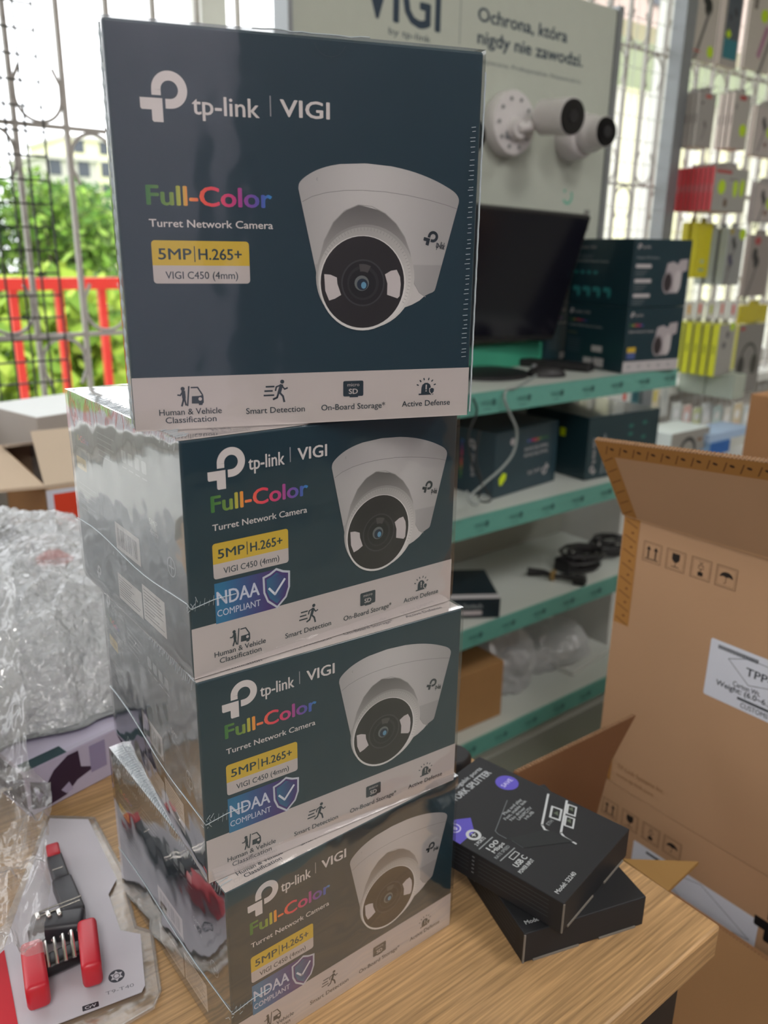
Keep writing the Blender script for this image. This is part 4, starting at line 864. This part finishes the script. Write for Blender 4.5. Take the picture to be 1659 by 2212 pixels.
p=at(988,1630,z=.02); o=MB().lathe([(0,0),(.014,0),(.0145,.003),(.0145,.02),(.012,.023),(0,.023)],n=24).build('tape_roll',M_blkr,smooth=True,loc=(p.x-.004,p.y,.0003)); tag(o,'small round black object on the desk behind the stack of camera cartons','tape roll')
# ---------------------------------------------------------------- left side of the desk
# boxes on the white table
def card_art_logo(mb,w,d,h):
    A=Art(mb,(0,0,0),(1,0,0),(0,0,1),step=.0003); A.rect(1,0,60,h-3,'c3c4cf'); A.rect(9,h*.50,44,h*.93,'c9412a'); A.text('ON',18,30,h*.66,9,'d8705e',.02)
za=.125; pn=at(97,1056,z=za); 
t=thing('open_box','brown cardboard box with raised lid flaps and an orange logo label, left of the stack','box',(pn.x,pn.y,.0003),(0,0,R(-3)))
mb=MB(); w,d,h=.30,.26,za
mb.box((0,0,0),(w,.004,h),'b59a80').box((0,d-.004,0),(w,d,h),'b59a80').box((0,0,0),(.004,d,h),'8c6540').box((w-.004,0,0),(w,d,h),'b59a80').box((0,0,0),(w,d,.004),'8c6540'); card_art_logo(mb,w*1000,d*1000,h*1000); mb.build('carton',M_kraft,t)
for pts,c in (([(-.0,0,h),(w,0,h),(w,.19,h+.03),(.03,.19,h+.03)],'b8a692'),([(0,d,h),(w,d,h),(w,.2,h+.012),(0,.2,h+.012)],'a99a8c'),([(0,0,h),(0,d,h),(-.09,d,h+.012),(-.09,0,h+.005)],'bba791')):
    mb=MB(); mb.slab(pts,(0,0,.004),c); mb.build('flap',M_kraft,t)
zb=.17; pn=at(79,903,z=zb)
t=thing('white_carton','white topped cardboard carton behind the open box, near the window sill','box',(pn.x,pn.y,.0003),(0,0,R(14)))
M_wc=mat('whitish_card',rough=.6,attr=True,var=.03)
mb=MB().box((0,0,0),(.24,.16,zb),'a9a29c',r=.001); A=Art(mb,(0,0,zb),(1,0,0),(0,1,0),step=.0002); A.rect(1,1,239,159,'dfe3e3'); mb.build('carton',M_wc,t)
pn2=at(-20,868,z=.15); t=thing('grey_carton','grey white carton at the left picture edge beside the white topped carton','box',(.085,1.085,.0003),(0,0,R(-2)))
MB().box((-.22,0,0),(.06,.17,.155),'bdb9ba',r=.001).build('carton',M_wc,t)
# graphic box under the bubble wrap
t=thing('printed_box','lilac white box with dark purple angular print under the bubble wrap','box',(-.028,.268,.0003),(0,0,R(12)))
mb=MB().box((0,0,0),(.24,.2,.04),'b5afc6',r=.001); A=Art(mb,(0,0,0),(1,0,0),(0,0,1),step=.0002)
PU='35243a'
A.poly([(2,6),(3,30),(16,22),(22,30),(34,37),(43,37),(44,22),(56,16),(40,12),(30,4),(14,2)],PU); A.poly([(5,24),(12,14),(8,9)],'9a93b0'); A.poly([(26,10),(33,14),(36,6),(30,5)],'a59dbb'); [A.path([(7,8+k*2),(16,11+k*2)],.4,'6a5f78') for k in range(6)]
A.rect(52,12,66,36,'8f87a8'); B=Art(mb,(0,0,.04),(1,0,0),(0,1,0),step=.0002); B.rect(0,0,34,12,'12333a'); B.rect(34,0,240,5,'b0abc0'); C2=Art(mb,(0,.2,0),(0,-1,0),(0,0,1),step=.0002); C2.poly([(120,2),(150,36),(196,36),(199,4)],PU)
mb.build('carton',M_matte,t)
# bubble wrap heap
M_bub=film('bubble_wrap_film',gloss=.12,rough=.16,bump=.9,bscale=150,haze=.30,fres=1.6)
M_bubin=mat('folded_bubble_wrap_core','b4b7bc',rough=.4,var=.45,scale=26,bump=.5,bscale=110,coat=.6)
bw=thing('bubble_wrap','heap of crumpled clear bubble wrap at left on the desk','bubble wrap',(.0,.50,.0))
def heap(name,m,f,amp,fine,seed,T):
    bm=bmesh.new(); bmesh.ops.create_grid(bm,x_segments=150,y_segments=120,size=1)
    for v in bm.verts:
        x,y=v.co.x,v.co.y; X=x*.245; Yy=y*.20; r=(abs(x)**2.6+abs(y)**2.6); e=max(0,1-r)
        base=(e**.42)*.125*(1+.25*(X/.245)*-.2+.3*(y)*.5)
        s_=Vector((seed,seed*2,0)); k1=1-2*abs(noise.noise(Vector((X,Yy,0))*f+s_)); k2=1-2*abs(noise.noise(Vector((X*1.3,Yy,0))*f*3.1+s_)); k3=abs(noise.noise(Vector((X,Yy,.3))*f*14+s_))
        v.co=Vector((X+.012*noise.noise(Vector((X,Yy,2))*25),Yy+.012*noise.noise(Vector((X,Yy,7))*25),max(.002,base*T+min(1,e*3)*(amp*k1+amp*.45*k2+fine*k3))))
        if Yy<-.12 and v.co.z<.0445 and -.06<X: v.co.z=max(v.co.z,.0445)
    mb=MB(); mb.bm(bm,(.8,.8,.8)); return mb.build(name,m,bw,smooth=True)
heap('outer_film',M_bub,8,.018,.007,3.3,1.0); heap('inner_layer',M_bubin,9,.014,.012,5.1,.84)
for nm,px,py,zz,r_,m_ in (('red_item',118,1205,.118,.011,mat('red_item','b02c28',rough=.5)),('dark_item',128,1285,.098,.012,M_blkr),('dark_item',8,1150,.128,.010,M_blkr)):
    c_=at(px,py,z=zz)-bw.location
    MB().tube([c_+Vector((-.014,.006,-.004)),c_,c_+Vector((.014,-.008,-.005))],[r_*.6,r_,r_*.5],n=12).build(nm,m_,bw,smooth=True)
# blister pack with the hex key set
zc=.0035
def fl_(pts,z): return [tuple(at(px,py,z=z)) for px,py in pts]
card=[(108,1769),(191,1771),(252,1900),(234.5,1933),(259.6,2011),(303.4,2019),(313.5,2130),(306,2144),(116,2216),(20,2262),(-60,2262),(-20,2080),(9,2049),(97,1795)]
tray=[(104,1764),(203,1767),(271,1892),(277,1938),(294,2003),(328,2013),(346,2140),(332,2176),(230,2235),(120,2290),(-80,2290),(-50,2050),(8,2000),(92,1790)]
c0=at(180,2000,z=0); bp=thing('blister_pack','clear blister pack with grey white card beside the bottom camera carton','tool packaging',(c0.x,c0.y,0))
def rel(pts): return [Vector(p)-Vector((c0.x,c0.y,0)) for p in pts]
cd=MB().slab(rel(fl_(card,zc)),(0,0,.0006),'c3bfc8')
cpt=rel(fl_([(0,0)],0))
U=(at(303,2019,z=zc)-at(259.6,2011,z=zc)).normalized()
U=(at(290,2132,z=zc)-at(229,2152,z=zc)).normalized(); V=Vector((0,0,1)).cross(U)
Oz=at(229,2152,z=zc)-Vector((c0.x,c0.y,0)); A=Art(cd,(Oz.x,Oz.y,zc+.0006),U,V,step=.00003); kk=(at(290,2132,z=zc)-at(229,2152,z=zc)).length*1000
A.text('T9-T40',0,kk,0,2.4,'77757f',.0)
q=at(252,2110,z=zc)-Vector((c0.x,c0.y,0))-Oz; cu,cv=q.dot(U)*1000,q.dot(V)*1000
A.ell(cu,cv,4.6,4.6,'3a3a44',32)
A.poly([(cu+(3.9 if i%2==0 else 2.3)*math.cos(R(90+i*30)),cv+(3.9 if i%2==0 else 2.3)*math.sin(R(90+i*30))) for i in range(12)],'c3bfc8'); A.ell(cu,cv,1.9,1.9,'3a3a44',20); A.ell(cu,cv,1.45,1.45,'c3bfc8',20)
q=at(196,2176,z=zc)-Vector((c0.x,c0.y,0))-Oz; a,b=q.dot(U)*1000,q.dot(V)*1000
A.rect(a-4.4,b-1.7,a+4.4,b+1.9,'2e2d35',r=.5); A.text('CrV',a-3,a+3,b-.9,2.0,'c3bfc8',.05)
rp=rel(fl_([(-60,2262),(-20,2080),(9,2052),(48,2262)],zc+.0008)); cd.slab(rp,(0,0,.0002),'c0202f')
cd.build('backing_card',M_matte,bp)
M_tray=film('clear_blister_plastic',gloss=.05,rough=.12,bump=.15,bscale=60,haze=.10,tint=(.93,.92,.90),fres=1.5)
tr=MB().slab(rel(fl_(tray,.0012)),(0,0,.0008)); tr.tube(rel(fl_(tray[:9],.0022)),.0011,n=6); tr.build('plastic_tray',M_tray,bp)
# tool
hk=thing('hex_key_set','red and black folding key set with steel keys, inside the blister pack','tool',(c0.x,c0.y,0))
def seg(a,b,w,z0,z1,col,m,name,r=.0015,ha=None):
    a=at(a[0],a[1],z=z1);b=at(b[0],b[1],z=z1); d=(b-a); d.z=0; L=d.length; ang=math.atan2(d.y,d.x); o=MB().box((0,-w/2,0),(L,w/2,z1-z0),r=min(r,(z1-z0)*.4),seg=3).build(name,m,hk,smooth=True); o.location=(a.x-c0.x,a.y-c0.y,z0); o.rotation_euler=(0,0,ang); return o
M_redp=mat('red_plastic','c42434',rough=.35,var=.05); M_gp=mat('charcoal_plastic','35343a',rough=.4,var=.1); M_st=mat('polished_steel','d8d4cf',rough=.2,metal=.9)
seg((186,1980),(197,2085),.0112,.006,.023,None,M_redp,'end_plate',r=.003); seg((66,2028),(80,2132),.0125,.006,.023,None,M_redp,'end_plate',r=.003)
seg((62,1990),(180,1975),.016,.006,.019,None,M_gp,'handle_block',r=.003); seg((85,2080),(195,2030),.0125,.006,.015,None,mat('black_key_barrel','131216',rough=.35),'key_barrel',r=.003)
seg((112,1820),(117,1845),.0085,.006,.017,None,M_redp,'tip'); seg((116,1843),(134,1895),.0098,.006,.016,None,M_gp,'stem'); seg((132,1893),(162,1965),.0125,.006,.016,None,M_gp,'stem')
for k in range(5):
    x=95+k*18.5; y=2060-k*7.5
    P_=[at(x,y-22,z=.0165),at(x+3,y-26,z=.0185),at(x+7,y+2,z=.0185),at(x+11,y+30,z=.015)]; MB().tube([Vector(p)-Vector((c0.x,c0.y,0)) for p in P_],.0009+.0001*k,n=8).build('key',M_st,hk,smooth=True)
for a,b in (((72,1975),(175,1935)),((78,1982),(172,1944)),((113,1880),(136,1872))):
    MB().tube([Vector(at(*a,z=.0195))-Vector((c0.x,c0.y,0)),Vector(at(*b,z=.0195))-Vector((c0.x,c0.y,0))],.0005,n=6).build('wire_clip',M_st,hk)
for k in range(3): seg((78+k*23,1968-k*4),(84+k*23,1982-k*4),.003,.018,.021,None,M_st,'key_end')
# clear bags in the left foreground
def sheet(name,label,quad,zs,seed,m,nx=70,ny=90,amp=.012,parent=None,center=(.7,.35)):
    """crumpled film sheet hung over four points (pixel, height) at real positions"""
    Q=[at(px,py,z=z) for (px,py),z in zip(quad,zs)]; o=Vector((Q[0].x,Q[0].y,0)); mb=MB(); vs=[];fs=[]
    for j in range(ny+1):
        for i in range(nx+1):
            u=i/nx;v=j/ny; p=(Q[0]*(1-u)+Q[1]*u)*(1-v)+(Q[3]*(1-u)+Q[2]*u)*v
            du,dv=u-center[0],v-center[1]; ang=math.atan2(dv,du); rr=math.hypot(du,dv)
            f=(1-2*abs(noise.noise(Vector((math.cos(ang)*3.2,math.sin(ang)*3.2,rr*1.2+seed)))))*min(1,rr*3)
            g=1-2*abs(noise.noise(Vector((u*5,v*6,seed*2.3)))); h_=abs(noise.noise(Vector((u*16,v*18,seed*1.3))))
            e=.006*noise.noise(Vector((u*4+seed,v*5,1)))
            p=p+Vector((e,e*.8,amp*(.8*f+.5*g+.35*h_))); p.z=max(p.z,.003); vs.append((p-o)[:])
    for j in range(ny):
        for i in range(nx): a=j*(nx+1)+i; fs.append((a,a+1,a+nx+2,a+nx+1))
    mb.add(vs,fs); ob=mb.build(name,m,None,smooth=True,loc=o); return tag(ob,label,'plastic bag')
M_clear=film('crinkled_clear_film',gloss=.07,rough=.12,bump=.35,bscale=55,haze=.20,fres=1.5)
sheet('plastic_bag','crinkled clear plastic bag draped over the left end of the blister pack',[(-160,1640),(112,1700),(104,2075),(-160,2120)],(.05,.045,.038,.05),2,M_clear,center=(.95,.0))
sheet('plastic_bag','glossy clear plastic bag at the left picture edge in front of the bubble wrap',[(-160,1200),(30,1250),(70,1700),(-160,1720)],(.15,.14,.055,.06),5,M_clear,amp=.01,center=(.3,.5))
# ---------------------------------------------------------------- hanging packs
ORD=['frontmost','second from the front','third from the front','fourth from the front','fifth from the front','sixth from the front','seventh from the front','rearmost']
M_pk=mat('printed_pack',rough=.4,attr=True,var=.04)
def bud(A,x,y,s,c='141416'):
    A.ell(x,y,s*1.0,s*1.3,c,14); A.ell(x+s*.9,y-s*1.5,s*1.1,s*1.3,c,14); A.path([(x+s*1.2,y-s*2.2),(x-s*1.6,y-s*9)],s*.7,'5c5a59')
def group(kind,n,near,far,wpx,front,side,artf,what,where,Yb=1.305,bottom=None,tabc=None,gap=.26):
    px,py0,py1=near; a=at(px,py0,y=1.0); yf=at(far,(py0+py1)/2,x=a.x).y; s=(Yb-CP.y)/(yf-CP.y); Yn=CP.y+(1.0-CP.y)*s
    P0=at(px,py0,y=Yn); P1=at(px,py1,y=Yn); w=at(px+wpx,py0,y=Yn).x-P0.x; t=(Yb-Yn)/n; h=P0.z-P1.z
    base=None
    for i in range(n):
        lab='%s %s, %s of its row %s'%(what,'pack',ORD[i] if n>2 else ('frontmost','rearmost')[i] if n==2 else '',where) if n>1 else '%s pack %s'%(what,where)
        if base is None:
            o=thing(kind,lab,'product pack',(P0.x,Yn,P1.z),group=what+' packs '+where)
            mb=MB().box((0,0,0),(w,t*(1-gap),h),side,r=min(.001,t*.2),seg=1); A=Art(mb,(0,0,0),(1,0,0),(0,0,1),step=.0002); A.rect(.6,.6,w*1000-.6,h*1000-.6,front)
            if artf: artf(A,w*1000,h*1000)
            if bottom: B=Art(mb,(0,t*(1-gap),0),(1,0,0),(0,-1,0),step=.0002); B.rect(.5,.5,w*1000-.5,t*(1-gap)*1000-.5,bottom)
            D=Art(mb,(0,t*(1-gap),0),(0,-1,0),(0,0,1),step=.0002); tk=t*(1-gap)*1000
            if tabc: D.rect(tk*.3,h*430,tk*.7,h*600,tabc)
            mb.build('carton',M_pk,o)
            tb=MB().slab([(w*.3,t*.3,h),(w*.7,t*.3,h),(w*.66,t*.3,h+.016),(w*.34,t*.3,h+.016)],(0,.0006,0),front); tb.build('hang_tab',M_pk,o); base=o
        else:
            o=base.copy(); COL.objects.link(o); o.location=(P0.x,Yn+t*i,P1.z); o['label']=lab
            for c in base.children: d=c.copy(); COL.objects.link(d); d.parent=o
    hk_=MB().tube([(0,1.33-Yn+.02,.012),(0,-.012,.008),(0,-.02,.018)],.0016,n=6).build('display_hook',M_steel,smooth=True,loc=(P0.x+w/2,Yn,P0.z)); tag(hk_,'chromed hook of the %s pack%s %s'%(what,'s' if n>1 else '',where.replace(' at the right picture edge','')),'hook')
    return P0,Yn,w,h
YG='b4d400'
def a1(A,w,h): bud(A,w*.42,h*.86,w*.14); A.ell(w*.8,h*.14,w*.14,w*.13,YG,10); A.rect(w*.1,h*.1,w*.4,h*.12,'b0463c'); A.rect(w*.1,h*.06,w*.35,h*.075,'77706a')
def a2(A,w,h): A.rect(w*.14,h*.1,w*.92,h*.94,'48505a'); A.rect(w*.14,h*.1,w*.92,h*.34,'1f6f7c'); bud(A,w*.6,h*.7,w*.06,'20222a'); bud(A,w*.35,h*.62,w*.05,'20222a'); A.ell(w*.36,h*.4,w*.16,w*.14,YG,4)
def a3(A,w,h): bud(A,w*.8,h*.78,w*.12,'a03a78'); A.path([(w*.5,h*.2),(w*.7,h*.55)],w*.14,'a0708a'); A.ell(w*.55,h*.7,w*.14,w*.12,YG,10); [A.ell(w*.2,h*(.9-.06*k),w*.07,w*.05,'5a5552',8) for k in range(3)]
def a4(A,w,h): A.rect(w*.35,h*.9,w*.7,h*.96,'b0463c',r=1); bud(A,w*.45,h*.45,w*.06,'55524f'); A.ell(w*.2,h*.8,w*.07,h*.03,'44423f',8)
def a5(A,w,h): A.rect(w*.3,h*.88,w*.7,h*.96,'a03030'); A.ell(w*.7,h*.35,w*.22,w*.2,YG,10); A.rect(w*.1,h*.7,w*.2,h*.8,'77726c')
def a6(A,w,h): A.rect(w*.05,h*.86,w*.5,h*.94,'a23838'); A.ell(w*.25,h*.55,w*.11,w*.11,YG,14); A.ell(w*.65,h*.55,w*.07,w*.14,YG,10); A.ell(w*.85,h*.57,w*.07,w*.14,YG,10); A.ell(w*.4,h*.2,w*.06,w*.07,'5a4632',10); A.rect(w*.45,h*.72,w*.7,h*.76,'77756f')
def a7(A,w,h): A.rect(w*.1,h*.05,w*.9,h*.95,'b2a9a6'); bud(A,w*.4,h*.7,w*.08,'26262c'); A.ell(w*.75,h*.5,w*.15,w*.14,YG,10); A.ell(w*.6,h*.25,w*.08,w*.06,'6a4632',8)
def a8(A,w,h): bud(A,w*.35,h*.78,w*.1,'1c1d22'); bud(A,w*.25,h*.48,w*.1,'2c2a4a'); A.ell(w*.85,h*.9,w*.2,w*.18,YG,10); A.ell(w*.2,h*.94,w*.12,w*.1,'9a8a2a',8)
def a9(A,w,h): A.ell(w*.35,h*.9,w*.14,w*.09,'a03a3a',10); bud(A,w*.3,h*.68,w*.11,'101014')
def hp(A,w,h):
    A.arc(w*.5,h*.52,w*.24,w*.30,0,180,'34342f'); A.ell(w*.24,h*.40,w*.13,h*.15,'1e1e18',20); A.ell(w*.74,h*.42,w*.13,h*.15,'2c2c22',20); A.ell(w*.15,h*.94,w*.1,h*.03,'a03a3a',8); A.ell(w*.4,h*.06,w*.1,h*.035,YG,10)
def ayl(A,w,h): A.ell(w*.5,h*.3,w*.12,h*.04,'a9c0a0',10); A.rect(w*.3,h*.12,w*.7,h*.17,'7d9a80')
def agr(A,w,h): A.ell(w*.55,h*.8,w*.12,w*.12,'5a5a5c',10); A.ell(w*.4,h*.6,w*.12,w*.12,'5a5a5c',10); A.ell(w*.8,h*.95,w*.15,w*.15,YG,10)
G_='a39d97'; PKW='d3c7bf'
group('earphone_pack',3,(1508,-40,128),1484,55,'b3ada4',PKW,a1,'white boxed earphone','in tier one, left end')
group('earphone_pack',2,(1574,-40,146),1545,40,G_,PKW,a2,'teal windowed earphone','in tier one, middle',bottom='c9b9b2')
group('earphone_pack',2,(1628,-30,152),1606,60,'b8b1a8',PKW,a3,'pink print earphone','in tier one, right end',bottom='c9b9b2')
group('cable_pack',4,(1514,196,318),1466,36,'979490','b4aea8',a4,'grey card','in tier two, left end',bottom='b8aca8',tabc='77706c')
group('cable_pack',3,(1590,198,322),1545,36,'a8a49e',PKW,a5,'pale pink sided','in tier two, middle',bottom='b5504a',tabc='9a8f8a')
group('earphone_pack',2,(1638,225,338),1617,44,'a8a49e',PKW,a7,'slim white earbud','in tier two, right end',bottom='b5504a')
group('charger_pack',8,(1546,358,456),1458,74,'9b9a94','c01f2c',a6,'red sided','in the third tier',bottom='c9a88c',tabc='b06a70')
group('earphone_pack',2,(1632,392,480),1616,50,'a19c9a','a79d9a',a7,'grey lilac earbud','in tier three, right end')
group('case_pack',2,(1512,480,600),1462,30,'ccc216','c6bb18',ayl,'olive yellow','in tier four, left end')
group('earphone_pack',3,(1576,492,616),1500,36,'8b8d8b','aab3b1',a8,'grey sided black earbud','in tier four, middle')
group('earphone_pack',2,(1622,506,640),1604,50,'8d8480','b0a39c',a9,'pale single earbud','in tier four, right end')
group('adapter_pack',5,(1556,702,812),1452,34,'9c9a94','d0d424',agr,'yellow sided','in the fifth tier',tabc='a0a616')
group('headphone_box',1,(1598,702,850),1578,56,'7f7c78','b9b558',hp,'grey fronted headphone','in tier five right of the yellow packs')
group('phone_case_box',2,(1588,812,862),1462,24,'aeb6a8','a9b3a6',None,'pale green grey','below the fifth tier packs',gap=.03)
group('yellow_box',1,(1600,660,700),1590,60,'c0b21a','c9b81c',None,'flat bright yellow','above the headphone box at the right picture edge')
# loose goods at the foot of the grid
def rbox(name,label,px,py0,py1,y,wpx,dep,front,side,artf=None,cat='box'):
    P0=at(px,py0,y=y); P1=at(px,py1,y=y); w=at(px+wpx,py0,y=y).x-P0.x; h=P0.z-P1.z
    o=thing(name,label,cat,(P0.x,y,P1.z)); mb=MB().box((0,0,0),(w,dep,h),side,r=.001,seg=1); A=Art(mb,(0,0,0),(1,0,0),(0,0,1),step=.0002); A.rect(.5,.5,w*1000-.5,h*1000-.5,front)
    if artf: artf(A,w*1000,h*1000)
    mb.build('carton',M_pk,o); return o
lt=thing('low_cabinet','white low cabinet at the foot of the display grid behind the open carton flap','cabinet',(0,0,-.75)); za_=at(1500,985,y=1.1).z
MB().box((1.75,1.0,0),(3.3,1.31,za_+.75),r=.003).build('body',M_white,lt); MB().box((1.78,.992,.05),(2.5,.999,za_+.70)).build('door',M_shelf,lt); MB().box((2.52,.992,.05),(3.27,.999,za_+.70)).build('door',M_shelf,lt)
def hp2(A,w,h): A.arc(w*.45,h*.05,w*.16,w*.22,0,180,'2c2c2e'); A.ell(w*.75,h*.5,w*.07,h*.09,'7a5a3a',8)
rbox('headphone_box','pale box with a dark headband print left of the blue box',1452,938,985,1.06,80,.12,'98958f','cfd8d6',hp2)
rbox('blue_box','bright blue box with a light blue lid beside the headphone box',1535,958,985,1.04,42,.10,'1b5fae','8fb4dd')
rbox('light_blue_carton','light blue flat carton resting on the bright blue box',1532,940,957,1.045,86,.10,'a9c2e2','a9c2e2')
cols=['d8dcd8','e0b8ae','cfd6a0','dfe0dc','c9dcd8','e6e2da','d9c9a8','cfd8dc']
for k in range(8):
    rbox('blister_card','small pale blister card, %s from left in the row below the yellow sided packs'%('first','second','third','fourth','fifth','sixth','seventh','eighth')[k],1455+k*22,872+(k%3)*5,930+(k%2)*6,1.22-.01*k,17,.008,cols[k],'cfd3cf',lambda A,w,h,k=k:(A.ell(w*.5,h*.6,w*.3,h*.18,'efefee',12),A.rect(w*.2,h*.1,w*.8,h*.3,cols[(k+3)%8])),cat='product pack')
for k in range(5):
    rbox('blister_card','small pale blister card, %s from left behind the top shelf strip'%('first','second','third','fourth','fifth')[k],1342+k*22,838+(k%2)*4,900,1.3,18,.008,['d9dfdd','5a8a90','e0dedb','e3d9c0','dcdedc'][k],'cfd3cf',lambda A,w,h,k=k:A.rect(w*.3,h*.55,w*.7,h*.95,['d8594a','2f5a64','e0908a','d9cc60','c9d0d0'][k]),cat='product pack')
for k in range(6):
    rbox('charger_card','small white card with coloured print, %s from left above the yellow sided packs'%('first','second','third','fourth','fifth','sixth')[k],1458+k*24,648+(k%2)*3,690,1.27,19,.008,'dcdad6','cfd3cf',lambda A,w,h,k=k:A.rect(w*.3,h*.3,w*.6,h*.8,['dcdad6','dfae30','e06a5a','b8c43a','e0857a','d95a5a'][k]),cat='product pack')
